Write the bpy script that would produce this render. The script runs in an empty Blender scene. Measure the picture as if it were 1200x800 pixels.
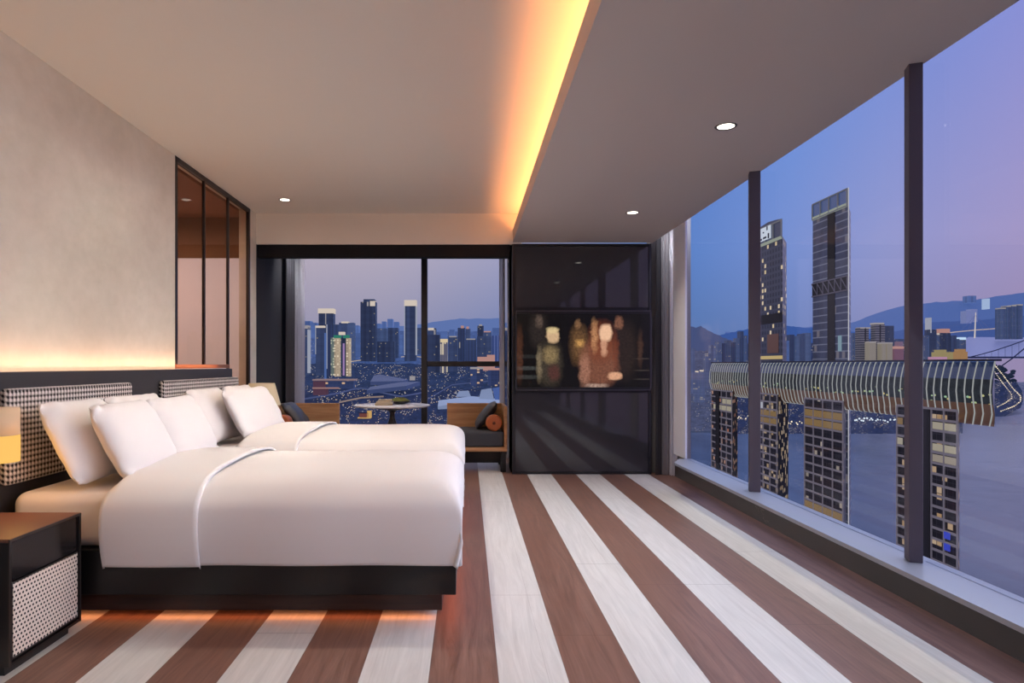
import bpy, bmesh, math, random
from mathutils import Vector, Matrix
random.seed(7)
SC = bpy.context.scene
COL = SC.collection
PI = math.pi
F, VX, VY, EYE = 780.0, 548.0, 427.5, 1.22

def at(px, py, d):
    return Vector(((px - VX) / F * d, d, EYE + (VY - py) / F * d))

# ------------------------------------------------------------------ materials
def lin(c):
    out = []
    for v in c[:3]:
        v = v / 255.0
        out.append(v / 12.92 if v <= 0.04045 else ((v + 0.055) / 1.055) ** 2.4)
    return (out[0], out[1], out[2], 1.0)

class NT:
    def __init__(self, name):
        self.m = bpy.data.materials.new(name)
        self.m.use_nodes = True
        self.t = self.m.node_tree
        self.t.nodes.clear()
        self.out = self.t.nodes.new('ShaderNodeOutputMaterial')
    def n(self, kind, **kw):
        nd = self.t.nodes.new(kind)
        for k, v in kw.items():
            setattr(nd, k, v)
        return nd
    def l(self, a, b):
        self.t.links.new(a, b)
    def val(self, sock, v):
        if hasattr(v, 'is_output') or isinstance(v, bpy.types.NodeSocket):
            self.l(v, sock)
        else:
            sock.default_value = v
    def math(self, op, a, b=None, c=None):
        nd = self.n('ShaderNodeMath', operation=op)
        self.val(nd.inputs[0], a)
        if b is not None: self.val(nd.inputs[1], b)
        if c is not None: self.val(nd.inputs[2], c)
        return nd.outputs[0]
    def pos(self):
        g = self.n('ShaderNodeNewGeometry')
        s = self.n('ShaderNodeSeparateXYZ')
        self.l(g.outputs['Position'], s.inputs[0])
        return s.outputs[0], s.outputs[1], s.outputs[2], g
    def comb(self, x, y, z):
        c = self.n('ShaderNodeCombineXYZ')
        for i, v in enumerate((x, y, z)): self.val(c.inputs[i], v)
        return c.outputs[0]
    def noise(self, vec, scale, detail=3, rough=.5):
        nd = self.n('ShaderNodeTexNoise')
        if vec is not None: self.l(vec, nd.inputs['Vector'])
        nd.inputs['Scale'].default_value = scale
        nd.inputs['Detail'].default_value = detail
        nd.inputs['Roughness'].default_value = rough
        return nd.outputs['Fac']
    def white(self, vec):
        nd = self.n('ShaderNodeTexWhiteNoise')
        self.l(vec, nd.inputs['Vector'])
        return nd.outputs['Value']
    def mix(self, f, a, b, mode='MIX'):
        nd = self.n('ShaderNodeMix', data_type='RGBA', blend_type=mode)
        self.val(nd.inputs[0], f)
        self.val(nd.inputs[6], a)
        self.val(nd.inputs[7], b)
        return nd.outputs[2]
    def ramp(self, f, stops):
        nd = self.n('ShaderNodeValToRGB')
        self.l(f, nd.inputs[0])
        e = nd.color_ramp.elements
        e[0].position, e[0].color = stops[0]
        e[1].position, e[1].color = stops[-1]
        for p, c in stops[1:-1]:
            x = e.new(p); x.color = c
        return nd.outputs[0]
    def maprange(self, v, a, b, c=0.0, d=1.0):
        nd = self.n('ShaderNodeMapRange')
        self.l(v, nd.inputs[0])
        for i, q in enumerate((a, b, c, d)): nd.inputs[i + 1].default_value = q
        return nd.outputs[0]
    def bump(self, h, strength=.2, dist=.01):
        nd = self.n('ShaderNodeBump')
        nd.inputs['Strength'].default_value = strength
        nd.inputs['Distance'].default_value = dist
        self.l(h, nd.inputs['Height'])
        return nd.outputs[0]
    def bsdf(self, color, rough=.5, metal=0.0, spec=.5, emis=None, estr=1.0, normal=None, coat=0.0, sheen=0.0, ior=None, alpha=None, sss=0.0):
        b = self.n('ShaderNodeBsdfPrincipled')
        self.val(b.inputs['Base Color'], color)
        self.val(b.inputs['Roughness'], rough)
        b.inputs['Metallic'].default_value = metal
        b.inputs['Specular IOR Level'].default_value = spec
        if ior: b.inputs['IOR'].default_value = ior
        b.inputs['Coat Weight'].default_value = coat
        b.inputs['Sheen Weight'].default_value = sheen
        if emis is not None:
            self.val(b.inputs['Emission Color'], emis)
            self.val(b.inputs['Emission Strength'], estr)
        if normal is not None: self.l(normal, b.inputs['Normal'])
        if alpha is not None: self.val(b.inputs['Alpha'], alpha)
        self.l(b.outputs[0], self.out.inputs[0])
        return b

_mc = {}
def M(name, rgb, rough=.5, metal=0.0, spec=.5, emis=None, estr=1.0, bumpy=0.0, bscale=80, coat=0.0, sheen=0.0):
    if name in _mc: return _mc[name]
    t = NT(name)
    nrm = None
    col = lin(rgb)
    if bumpy:
        tc = t.n('ShaderNodeTexCoord')
        h = t.noise(tc.outputs['Object'], bscale, 4)
        nrm = t.bump(h, bumpy, .004)
    t.bsdf(col, rough, metal, spec, lin(emis) if emis else None, estr, nrm, coat, sheen)
    _mc[name] = t.m
    return t.m

def wood(name, a, b, axis='x', scale=1.0, rough=.45):
    t = NT(name)
    x, y, z, g = t.pos()
    s = {'x': (1.2, 14, 14), 'y': (14, 1.2, 14), 'z': (14, 14, 1.2)}[axis]
    v = t.comb(t.math('MULTIPLY', x, s[0] * scale), t.math('MULTIPLY', y, s[1] * scale), t.math('MULTIPLY', z, s[2] * scale))
    f = t.noise(v, 2.0, 6, .6)
    c = t.ramp(f, [(.3, lin(a)), (.7, lin(b))])
    t.bsdf(c, rough, normal=t.bump(f, .08, .004))
    return t.m

def floor_mat():
    t = NT('striped_floor_boards')
    x, y, z, g = t.pos()
    u = t.math('DIVIDE', t.math('SUBTRACT', x, .12), .2714)
    idx = t.math('FLOOR', u)
    odd = t.math('FLOORED_MODULO', idx, 2.0)
    fr = t.math('FRACT', u)
    off = t.math('MULTIPLY', t.white(t.comb(idx, 3.3, 1.7)), 9.0)
    vec = t.comb(t.math('MULTIPLY', x, 9.0), t.math('ADD', t.math('MULTIPLY', y, .75), off), off)
    dist = t.noise(vec, 1.0, 3, .5)
    vec2 = t.comb(t.math('ADD', t.math('MULTIPLY', x, 30.0), t.math('MULTIPLY', dist, 5.0)), t.math('ADD', t.math('MULTIPLY', y, 1.3), off), off)
    gr = t.noise(vec2, 1.6, 6, .65)
    big = t.noise(t.comb(t.math('MULTIPLY', x, 3), y, off), .9, 2, .5)
    brown = t.ramp(gr, [(.28, lin((104, 76, 66))), (.5, lin((134, 102, 90))), (.75, lin((156, 122, 108)))])
    brown = t.mix(t.maprange(big, .35, .7), brown, t.mix(.5, brown, lin((126, 90, 76))))
    white = t.ramp(gr, [(.25, lin((208, 206, 202))), (.75, lin((234, 232, 229)))])
    col = t.mix(odd, white, brown)
    # board joints: stripe edges and end joints
    ed = t.math('LESS_THAN', t.math('MINIMUM', fr, t.math('SUBTRACT', 1.0, fr)), .006)
    yy = t.math('ADD', t.math('DIVIDE', y, 2.4), t.math('MULTIPLY', off, 1.37))
    ej = t.math('LESS_THAN', t.math('FRACT', yy), .0012)
    mid = t.math('MULTIPLY', t.math('LESS_THAN', t.math('ABSOLUTE', t.math('SUBTRACT', fr, .72)), .004),
                 t.math('GREATER_THAN', t.white(t.comb(idx, t.math('FLOOR', yy), 8.1)), .6))
    j = t.math('MAXIMUM', t.math('MULTIPLY', ed, .5), t.math('MAXIMUM', t.math('MULTIPLY', ej, .6), t.math('MULTIPLY', mid, .22)))
    col = t.mix(j, col, lin((70, 50, 44)))
    t.bsdf(col, t.maprange(gr, .2, .8, .34, .5), spec=.35, normal=t.bump(gr, .10, .003))
    return t.m

def plaster_mat(name, a, b, sc=1.4):
    t = NT(name)
    x, y, z, g = t.pos()
    v = t.comb(x, t.math('MULTIPLY', y, 1.0), t.math('MULTIPLY', z, 1.3))
    n1 = t.noise(v, sc, 6, .62)
    n2 = t.noise(v, sc * 7, 4, .6)
    f = t.math('ADD', t.math('MULTIPLY', n1, .75), t.math('MULTIPLY', n2, .25))
    t.bsdf(t.ramp(f, [(.32, lin(a)), (.68, lin(b))]), .85, spec=.2, normal=t.bump(f, .12, .01))
    return t.m

def houndstooth_mat():
    t = NT('houndstooth_weave')
    x, y, z, g = t.pos()
    c = .027
    u = t.math('FRACT', t.math('DIVIDE', t.math('ADD', y, t.math('MULTIPLY', x, 1.0)), c))
    v = t.math('FRACT', t.math('DIVIDE', t.math('ADD', z, t.math('MULTIPLY', x, .35)), c))
    A = t.math('LESS_THAN', u, .5); B = t.math('LESS_THAN', v, .5)
    st = t.math('LESS_THAN', t.math('FRACT', t.math('MULTIPLY', t.math('ADD', u, v), 2.0)), .5)
    both = t.math('MULTIPLY', A, B)
    onlyone = t.math('ABSOLUTE', t.math('SUBTRACT', A, B))
    dark = t.math('MAXIMUM', both, t.math('MULTIPLY', onlyone, st))
    col = t.mix(dark, lin((226, 218, 212)), lin((30, 26, 28)))
    t.bsdf(col, .9, spec=.15)
    return t.m

def cane_mat():
    t = NT('woven_cane')
    x, y, z, g = t.pos()
    cy, cz = .0205, .0178
    v = t.math('DIVIDE', z, cz)
    row = t.math('FLOORED_MODULO', t.math('FLOOR', v), 2.0)
    u = t.math('ADD', t.math('DIVIDE', y, cy), t.math('MULTIPLY', row, .5))
    fu = t.math('SUBTRACT', t.math('FRACT', u), .5)
    fv = t.math('SUBTRACT', t.math('FRACT', v), .5)
    r = t.math('SQRT', t.math('ADD', t.math('MULTIPLY', fu, fu), t.math('MULTIPLY', fv, fv)))
    hole = t.math('LESS_THAN', r, .27)
    col = t.mix(hole, lin((236, 222, 208)), lin((18, 15, 14)))
    t.bsdf(col, .7, spec=.25, normal=t.bump(r, .3, .004))
    return t.m

def glass_mat(name, tint, refl=.06, rough=.0):
    """window glass: lets the view through, with a Fresnel sheen of the room"""
    t = NT(name)
    tr = t.n('ShaderNodeBsdfTransparent'); tr.inputs[0].default_value = lin(tint)
    gl = t.n('ShaderNodeBsdfGlossy'); gl.inputs['Roughness'].default_value = rough
    mx = t.n('ShaderNodeMixShader'); mx.inputs[0].default_value = refl
    t.l(tr.outputs[0], mx.inputs[1]); t.l(gl.outputs[0], mx.inputs[2])
    t.l(mx.outputs[0], t.out.inputs[0])
    return t.m

def sheer_mat(name, rgb, opac=.75, transl=.5):
    t = NT(name)
    x, y, z, g = t.pos()
    d = t.n('ShaderNodeBsdfDiffuse'); d.inputs[0].default_value = lin(rgb)
    tl = t.n('ShaderNodeBsdfTranslucent'); tl.inputs[0].default_value = lin(rgb)
    m1 = t.n('ShaderNodeMixShader'); m1.inputs[0].default_value = transl
    t.l(d.outputs[0], m1.inputs[1]); t.l(tl.outputs[0], m1.inputs[2])
    tr = t.n('ShaderNodeBsdfTransparent')
    m2 = t.n('ShaderNodeMixShader'); m2.inputs[0].default_value = opac
    t.l(tr.outputs[0], m2.inputs[1]); t.l(m1.outputs[0], m2.inputs[2])
    t.l(m2.outputs[0], t.out.inputs[0])
    return t.m

def marble_mat(name, base, vein, rough):
    t = NT(name)
    x, y, z, g = t.pos()
    v = t.comb(x, t.math('MULTIPLY', y, .6), z)
    n = t.noise(v, 3.0, 8, .7)
    w = t.math('ABSOLUTE', t.math('SUBTRACT', n, .5))
    f = t.math('MULTIPLY', t.math('LESS_THAN', w, .004), t.math('GREATER_THAN', t.noise(v, 1.1, 2), .62))
    big = t.noise(v, 6, 5)
    c = t.mix(t.maprange(big, .3, .7), lin(base), lin([min(255, q * 1.25) for q in base]))
    t.bsdf(t.mix(t.math('MULTIPLY', f, .7), c, lin(vein)), rough)
    return t.m

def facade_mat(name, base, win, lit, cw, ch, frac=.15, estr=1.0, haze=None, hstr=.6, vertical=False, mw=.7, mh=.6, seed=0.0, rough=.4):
    """building skin: a grid of windows, some of them lit, with the evening haze put into the emission"""
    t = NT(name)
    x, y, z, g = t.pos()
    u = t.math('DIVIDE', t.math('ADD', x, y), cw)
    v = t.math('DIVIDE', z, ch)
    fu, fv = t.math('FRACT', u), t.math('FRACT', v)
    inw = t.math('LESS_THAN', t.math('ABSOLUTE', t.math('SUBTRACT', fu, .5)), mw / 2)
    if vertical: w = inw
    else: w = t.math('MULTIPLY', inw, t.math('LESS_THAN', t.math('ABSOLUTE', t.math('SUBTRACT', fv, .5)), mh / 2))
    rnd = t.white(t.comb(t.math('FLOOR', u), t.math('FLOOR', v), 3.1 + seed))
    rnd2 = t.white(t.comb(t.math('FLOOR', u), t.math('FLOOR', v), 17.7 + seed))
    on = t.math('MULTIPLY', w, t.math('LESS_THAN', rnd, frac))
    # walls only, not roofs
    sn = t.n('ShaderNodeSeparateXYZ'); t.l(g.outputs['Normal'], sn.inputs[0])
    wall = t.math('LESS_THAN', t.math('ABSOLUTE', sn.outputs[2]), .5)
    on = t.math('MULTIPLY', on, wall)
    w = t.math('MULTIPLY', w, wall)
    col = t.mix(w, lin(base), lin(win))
    hz = lin(haze) if haze else (0, 0, 0, 1)  # airlight haze goes into the emission colour
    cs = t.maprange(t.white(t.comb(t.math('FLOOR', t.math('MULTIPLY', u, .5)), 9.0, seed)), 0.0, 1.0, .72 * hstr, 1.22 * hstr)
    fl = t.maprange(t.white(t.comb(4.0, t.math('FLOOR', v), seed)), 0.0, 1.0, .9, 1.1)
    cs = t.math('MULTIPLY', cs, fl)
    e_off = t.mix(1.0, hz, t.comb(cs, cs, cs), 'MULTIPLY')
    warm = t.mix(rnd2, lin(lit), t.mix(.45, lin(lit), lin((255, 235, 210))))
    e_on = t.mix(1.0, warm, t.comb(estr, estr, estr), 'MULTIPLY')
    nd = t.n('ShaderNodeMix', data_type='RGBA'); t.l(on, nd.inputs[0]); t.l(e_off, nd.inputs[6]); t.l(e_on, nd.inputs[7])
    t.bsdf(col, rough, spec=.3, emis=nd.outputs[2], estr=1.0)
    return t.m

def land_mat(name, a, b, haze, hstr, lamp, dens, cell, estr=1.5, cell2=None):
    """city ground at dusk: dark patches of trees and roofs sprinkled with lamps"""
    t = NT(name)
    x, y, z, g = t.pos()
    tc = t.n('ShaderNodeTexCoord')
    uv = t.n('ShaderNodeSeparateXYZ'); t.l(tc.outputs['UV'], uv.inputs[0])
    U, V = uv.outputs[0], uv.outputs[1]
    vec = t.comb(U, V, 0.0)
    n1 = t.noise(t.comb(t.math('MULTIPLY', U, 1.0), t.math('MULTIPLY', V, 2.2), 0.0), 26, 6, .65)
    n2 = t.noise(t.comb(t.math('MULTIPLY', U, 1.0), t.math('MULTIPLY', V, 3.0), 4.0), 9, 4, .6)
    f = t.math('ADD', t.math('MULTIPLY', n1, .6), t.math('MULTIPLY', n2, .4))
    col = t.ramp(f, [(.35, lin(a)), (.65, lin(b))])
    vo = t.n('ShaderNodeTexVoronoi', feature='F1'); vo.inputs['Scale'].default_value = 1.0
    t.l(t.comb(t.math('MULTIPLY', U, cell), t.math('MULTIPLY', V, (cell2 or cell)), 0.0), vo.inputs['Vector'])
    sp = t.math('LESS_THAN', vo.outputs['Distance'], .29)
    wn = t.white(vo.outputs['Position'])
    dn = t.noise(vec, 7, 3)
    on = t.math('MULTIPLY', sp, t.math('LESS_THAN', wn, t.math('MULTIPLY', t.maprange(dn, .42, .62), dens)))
    hz = [q * hstr for q in lin(haze)[:3]] + [1]  # dusk haze put into the ground's emission
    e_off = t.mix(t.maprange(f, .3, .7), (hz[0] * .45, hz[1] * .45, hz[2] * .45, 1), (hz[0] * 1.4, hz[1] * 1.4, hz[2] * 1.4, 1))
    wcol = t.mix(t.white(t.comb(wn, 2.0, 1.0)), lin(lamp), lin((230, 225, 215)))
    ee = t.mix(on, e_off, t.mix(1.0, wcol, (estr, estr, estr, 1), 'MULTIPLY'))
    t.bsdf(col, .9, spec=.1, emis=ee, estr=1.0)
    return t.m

def emis_mat(name, rgb, s=1.0):
    if name in _mc: return _mc[name]
    t = NT(name)
    e = t.n('ShaderNodeEmission'); e.inputs[0].default_value = lin(rgb); e.inputs[1].default_value = s
    t.l(e.outputs[0], t.out.inputs[0])
    _mc[name] = t.m
    return t.m

# ------------------------------------------------------------------ mesh helpers
class MB:
    def __init__(self):
        self.bm = bmesh.new(); self.uv = None
    def quad(self, pts, smooth=False):
        f = self.bm.faces.new([self.bm.verts.new(p) for p in pts]); f.smooth = smooth
        return self
    def box(self, a, b, bev=0.0, seg=2):
        a, b = Vector(a), Vector(b)
        lo = Vector((min(a.x, b.x), min(a.y, b.y), min(a.z, b.z))); hi = Vector((max(a.x, b.x), max(a.y, b.y), max(a.z, b.z)))
        t = bmesh.new()
        bmesh.ops.create_cube(t, size=1.0)
        for v in t.verts:
            v.co = Vector([lo[i] + (v.co[i] + .5) * (hi[i] - lo[i]) for i in range(3)])
        if bev > 0:
            bmesh.ops.bevel(t, geom=t.edges[:], offset=bev, segments=seg, profile=.5, affect='EDGES')
        self.join(t); return self
    def join(self, t, mat=None):
        if mat is not None: bmesh.ops.transform(t, matrix=mat, verts=t.verts)
        me = bpy.data.meshes.new('tmp'); t.to_mesh(me); t.free()
        self.bm.from_mesh(me); bpy.data.meshes.remove(me)
    def rbox(self, c, size, rz=0.0, bev=0.0, seg=2, rot=None):
        t = bmesh.new(); bmesh.ops.create_cube(t, size=1.0)
        for v in t.verts: v.co = Vector([v.co[i] * size[i] for i in range(3)])
        if bev > 0: bmesh.ops.bevel(t, geom=t.edges[:], offset=bev, segments=seg, profile=.5, affect='EDGES')
        m = Matrix.Translation(c) @ (rot if rot is not None else Matrix.Rotation(rz, 4, 'Z'))
        self.join(t, m); return self
    def prism(self, poly, z0, z1):
        n = len(poly)
        lo = [self.bm.verts.new((p[0], p[1], z0)) for p in poly]; hi = [self.bm.verts.new((p[0], p[1], z1)) for p in poly]
        self.bm.faces.new(lo[::-1]); self.bm.faces.new(hi)
        for i in range(n):
            self.bm.faces.new((lo[i], lo[(i + 1) % n], hi[(i + 1) % n], hi[i]))
        return self
    def lathe(self, prof, c=(0, 0, 0), seg=32, axis='z', cap=True):
        rings = []
        c = Vector(c)
        for r, h in prof:
            ring = []
            for k in range(seg):
                a = 2 * PI * k / seg
                p = {'z': Vector((r * math.cos(a), r * math.sin(a), h)),
                     'y': Vector((r * math.cos(a), h, r * math.sin(a))),
                     'x': Vector((h, r * math.cos(a), r * math.sin(a)))}[axis]
                ring.append(self.bm.verts.new(c + p))
            rings.append(ring)
        for i in range(len(rings) - 1):
            for k in range(seg):
                f = self.bm.faces.new((rings[i][k], rings[i][(k + 1) % seg], rings[i + 1][(k + 1) % seg], rings[i + 1][k])); f.smooth = True
        if cap:
            if prof[0][0] > 1e-5: self.bm.faces.new(rings[0][::-1])
            if prof[-1][0] > 1e-5: self.bm.faces.new(rings[-1])
        return self
    def tube(self, pts, r, seg=8):
        pts = [Vector(p) for p in pts]
        rings = []
        for i, p in enumerate(pts):
            d = (pts[min(i + 1, len(pts) - 1)] - pts[max(i - 1, 0)]).normalized()
            up = Vector((0, 0, 1)) if abs(d.z) < .95 else Vector((0, 1, 0))
            a = d.cross(up).normalized(); b = d.cross(a)
            rr = r[i] if isinstance(r, (list, tuple)) else r
            rings.append([self.bm.verts.new(p + (a * math.cos(2 * PI * k / seg) + b * math.sin(2 * PI * k / seg)) * rr) for k in range(seg)])
        for i in range(len(rings) - 1):
            for k in range(seg):
                f = self.bm.faces.new((rings[i][k], rings[i][(k + 1) % seg], rings[i + 1][(k + 1) % seg], rings[i + 1][k])); f.smooth = True
        self.bm.faces.new(rings[0][::-1]); self.bm.faces.new(rings[-1])
        return self
    def grid(self, rows, smooth=True, close=False, uv=None):
        vs = [[self.bm.verts.new(p) for p in r] for r in rows]
        lay = self.bm.loops.layers.uv.verify() if uv else None
        nr, nc = len(vs), len(vs[0])
        for i in range(nr - 1):
            for j in range(nc - (0 if close else 1)):
                j2 = (j + 1) % nc
                try:
                    f = self.bm.faces.new((vs[i][j], vs[i][j2], vs[i + 1][j2], vs[i + 1][j])); f.smooth = smooth
                    if uv:
                        for lp, (a, b) in zip(f.loops, ((i, j), (i, j2), (i + 1, j2), (i + 1, j))):
                            lp[lay].uv = uv[a][b]
                except ValueError: pass
        return self
    def build(self, name, mat, parent=None, weld=True, recalc=True):
        bm = self.bm
        if weld: bmesh.ops.remove_doubles(bm, verts=bm.verts, dist=1e-5)
        if recalc: bmesh.ops.recalc_face_normals(bm, faces=bm.faces)
        org = Vector((0, 0, 0))
        if parent is not None:
            p = parent
            while p is not None:
                org += p.location; p = p.parent
        else:
            vs = [v.co for v in bm.verts]
            lo = [min(v[i] for v in vs) for i in range(3)]; hi = [max(v[i] for v in vs) for i in range(3)]
            org = Vector(((lo[0] + hi[0]) / 2, (lo[1] + hi[1]) / 2, lo[2]))
        for v in bm.verts: v.co -= org
        me = bpy.data.meshes.new(name); bm.to_mesh(me); bm.free()
        me.materials.append(mat)
        o = bpy.data.objects.new(name, me); COL.objects.link(o)
        if parent is not None: o.parent = parent
        else: o.location = org
        return o

def tag(o, label, cat, group=None, kind=None):
    if label: o['label'] = label
    if cat: o['category'] = cat
    if group: o['group'] = group
    if kind: o['kind'] = kind
    return o
def thing(name, loc, label, cat, group=None):
    o = bpy.data.objects.new(name, None); COL.objects.link(o); o.location = loc; o.empty_display_size = .1
    return tag(o, label, cat, group)
def struct(o, label=None):
    o['kind'] = 'structure'
    if label: o['label'] = label
    return o
def dup(root, loc, label, group=None):
    r = root.copy(); COL.objects.link(r); r.location = loc; r['label'] = label
    if group: r['group'] = group
    for ch in list(root.children):
        c = ch.copy(); COL.objects.link(c); c.parent = r
        for g in list(ch.children):
            d = g.copy(); COL.objects.link(d); d.parent = c
    return r

def smoothstep(a, b, x):
    t = max(0.0, min(1.0, (x - a) / (b - a))); return t * t * (3 - 2 * t)

# ------------------------------------------------------------------ camera
cam = bpy.data.cameras.new('camera')
cam.sensor_width = 36.0
cam.lens = 36.0 * F / 1200.0
cam.shift_x = (600 - VX) / 1200.0
cam.shift_y = (VY - 400) / 1200.0
cam.clip_start = .05; cam.clip_end = 40000
co = bpy.data.objects.new('camera', cam); COL.objects.link(co)
co.location = (0, 0, EYE); co.rotation_euler = (PI / 2, 0, 0)
SC.camera = co
SC.view_settings.view_transform = 'Standard'
SC.view_settings.look = 'None'
SC.view_settings.exposure = .12
SC.cycles.max_bounces = 10; SC.cycles.diffuse_bounces = 5; SC.cycles.transparent_max_bounces = 16
SC.cycles.sample_clamp_indirect = 4.0

# ------------------------------------------------------------------ sky
def make_world():
    w = bpy.data.worlds.new('dusk_sky'); SC.world = w; w.use_nodes = True
    nt = w.node_tree; nt.nodes.clear()
    N = lambda k, **kw: [setattr(nd, a, b) for nd in [nt.nodes.new(k)] for a, b in kw.items()] and nt.nodes[-1] or nt.nodes[-1]
    L = nt.links.new
    def mth(op, a, b=None):
        nd = nt.nodes.new('ShaderNodeMath'); nd.operation = op
        for i, v in enumerate((a, b)):
            if v is None: continue
            if isinstance(v, (int, float)): nd.inputs[i].default_value = v
            else: L(v, nd.inputs[i])
        return nd.outputs[0]
    tc = nt.nodes.new('ShaderNodeTexCoord'); sp = nt.nodes.new('ShaderNodeSeparateXYZ'); L(tc.outputs['Generated'], sp.inputs[0])
    az = mth('ARCTAN2', sp.outputs[0], sp.outputs[1])
    el = mth('ARCSINE', sp.outputs[2])
    def mr(v, a, b):
        nd = nt.nodes.new('ShaderNodeMapRange'); L(v, nd.inputs[0]); nd.inputs[1].default_value = a; nd.inputs[2].default_value = b; return nd.outputs[0]
    A = mr(az, -.30, .90)
    def ramp(stops):
        nd = nt.nodes.new('ShaderNodeValToRGB'); L(A, nd.inputs[0]); e = nd.color_ramp.elements
        P = lambda a: (a + .30) / 1.20
        e[0].position = P(stops[0][0]); e[0].color = lin(stops[0][1]); e[1].position = P(stops[-1][0]); e[1].color = lin(stops[-1][1])
        for p, c in stops[1:-1]:
            x = e.new(P(p)); x.color = lin(c)
        return nd.outputs[0]
    hi = ramp([(-.30, (192, 184, 192)), (-.12, (182, 176, 190)), (.06, (164, 166, 198)), (.30, (84, 130, 208)), (.45, (104, 146, 220)), (.60, (122, 144, 214)), (.72, (142, 148, 214)), (.88, (146, 150, 216))])
    mid = ramp([(-.30, (184, 170, 180)), (-.12, (178, 167, 182)), (.06, (160, 158, 186)), (.30, (92, 132, 198)), (.45, (124, 148, 208)), (.56, (150, 156, 206)), (.70, (166, 154, 198)), (.88, (172, 158, 204))])
    lo = ramp([(-.30, (152, 146, 168)), (-.12, (146, 144, 170)), (.06, (118, 130, 172)), (.30, (88, 120, 172)), (.45, (112, 132, 184)), (.56, (140, 140, 180)), (.70, (156, 140, 174)), (.88, (164, 142, 178))])
    def mx(f, a, b):
        nd = nt.nodes.new('ShaderNodeMix'); nd.data_type = 'RGBA'; L(f, nd.inputs[0])
        for s, v in ((6, a), (7, b)):
            if isinstance(v, tuple): nd.inputs[s].default_value = v
            else: L(v, nd.inputs[s])
        return nd.outputs[2]
    c = mx(mr(el, .04, .16), lo, mid)
    c = mx(mr(el, .16, .42), c, hi)
    c = mx(mr(el, -.25, -.05), lin((40, 52, 84)), c)
    bg = nt.nodes.new('ShaderNodeBackground'); bg.inputs[1].default_value = 1.0; L(c, bg.inputs[0])
    out = nt.nodes.new('ShaderNodeOutputWorld'); L(bg.outputs[0], out.inputs[0])
make_world()

# ------------------------------------------------------------------ shared materials
BLACK = M('black_lacquer', (22, 21, 23), .35)
BLACKG = M('gloss_black_panel', (61, 60, 64), .03, spec=.55)
CHAR = M('charcoal_panel', (50, 48, 51), .5)
ANTH = M('anthracite_metal', (88, 82, 94), .5)
DARKF = M('dark_frame_metal', (40, 38, 42), .4)
LINEN = M('white_bed_linen', (243, 240, 238), .9, spec=.1, bumpy=.15, bscale=14, sheen=.1)
SHEET = M('white_sheet_cotton', (240, 235, 232), .9, spec=.1, bumpy=.35, bscale=9)
CEIL = M('ceiling_paint', (232, 230, 220), .9, spec=.1)
CEIL2 = M('lowered_ceiling_paint', (206, 197, 190), .9, spec=.1)
WHITE = M('white_wall_paint', (232, 230, 234), .8)
OAK = wood('oak_veneer', (184, 136, 92), (216, 172, 126), 'x', 1.0)
DWOOD = wood('dark_stained_wood', (44, 29, 25), (70, 47, 40), 'x', 1.2)
DFAB = M('charcoal_fabric', (70, 71, 76), .85, bumpy=.3, bscale=60)
LEATHER = M('dark_blue_grey_leather', (60, 62, 70), .45, bumpy=.2, bscale=12)
COGNAC = M('cognac_leather', (176, 94, 48), .4, bumpy=.25, bscale=30)
FLOORM = floor_mat()
PLASTER = plaster_mat('beige_plaster', (200, 194, 178), (222, 216, 202))

XL, XR, XC, YB, YN, YW = -2.36, 2.07, .503, 7.43, -3.0, 9.18
ZL, ZU = 2.587, 2.91
XG = 2.085     # glass line of the long window

# ================================================================== ROOM SHELL
f = MB().box((XL - .1, YN, -.2), (2.34, YW + .1, 0)).build('floor', FLOORM); struct(f, 'floor of wide alternating white and brown wood boards')
w = MB().box((XL - .12, YN, 0), (XL, 5.37, ZU)).box((XL - .12, 7.22, 0), (XL, YB, ZU)).build('wall_left', PLASTER); struct(w, 'beige plaster wall behind the beds')
w = MB().box((XL - .12, YB, 0), (XL, YW + .1, ZU)).build('wall_bay', M('bay_side_panel', (56, 56, 58), .75, spec=.15)); struct(w, 'dark glossy side wall of the window bay')
w = MB().box((XL - .12, YN - .12, 0), (2.5, YN, ZU)).build('wall_rear', M('rear_wall_paint', (150, 136, 126), .9)); struct(w, 'plain wall behind the viewer')
# upper ceiling + end face over the bay
c = MB().box((XL - .12, YN, ZU), (XC + .299, YB + .02, ZU + .1)).build('ceiling', CEIL); struct(c, 'raised beige ceiling over the beds')
b = MB().box((XL - .12, YB, 2.568), (XC + .1, YB + .08, ZU)).build('trim_1', CEIL); struct(b, 'plain bulkhead above the bay window')
def extrude_y(prof, y0, y1):
    m = MB(); n = len(prof)
    a = [m.bm.verts.new((p[0], y0, p[1])) for p in prof]; b_ = [m.bm.verts.new((p[0], y1, p[1])) for p in prof]
    m.bm.faces.new(a); m.bm.faces.new(b_[::-1])
    for i in range(n): m.bm.faces.new((a[i], b_[i], b_[(i + 1) % n], a[(i + 1) % n]))
    return m
c = extrude_y([(XC, ZL), (XR, ZL), (XR, ZL + .05), (XC + .32, ZL + .05), (XC + .32, ZU + .1), (XC + .30, ZU + .1), (XC + .30, ZL + .05), (XC + .025, ZL + .05), (XC + .025, ZL + .14), (XC, ZL + .14)], YN, YB + .02) \
    .build('ceiling.001', CEIL2); struct(c, 'lowered ceiling strip along the long window with a cove lip')
c = MB().box((XL - .12, YB + .08, 2.90), (XC + .2, YW + .1, 3.0)).build('ceiling.002', M('bay_ceiling', (44, 42, 46), .6)); struct(c, 'dark ceiling inside the window bay')
# blind box in front of the bay
c = MB().box((XL, YB + .03, 2.425), (XC - .03, YB + .14, 2.60), .004).build('trim_2', M('dark_header', (22, 24, 29), .7, spec=.2)); struct(c, 'dark header band across the bay opening')

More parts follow.
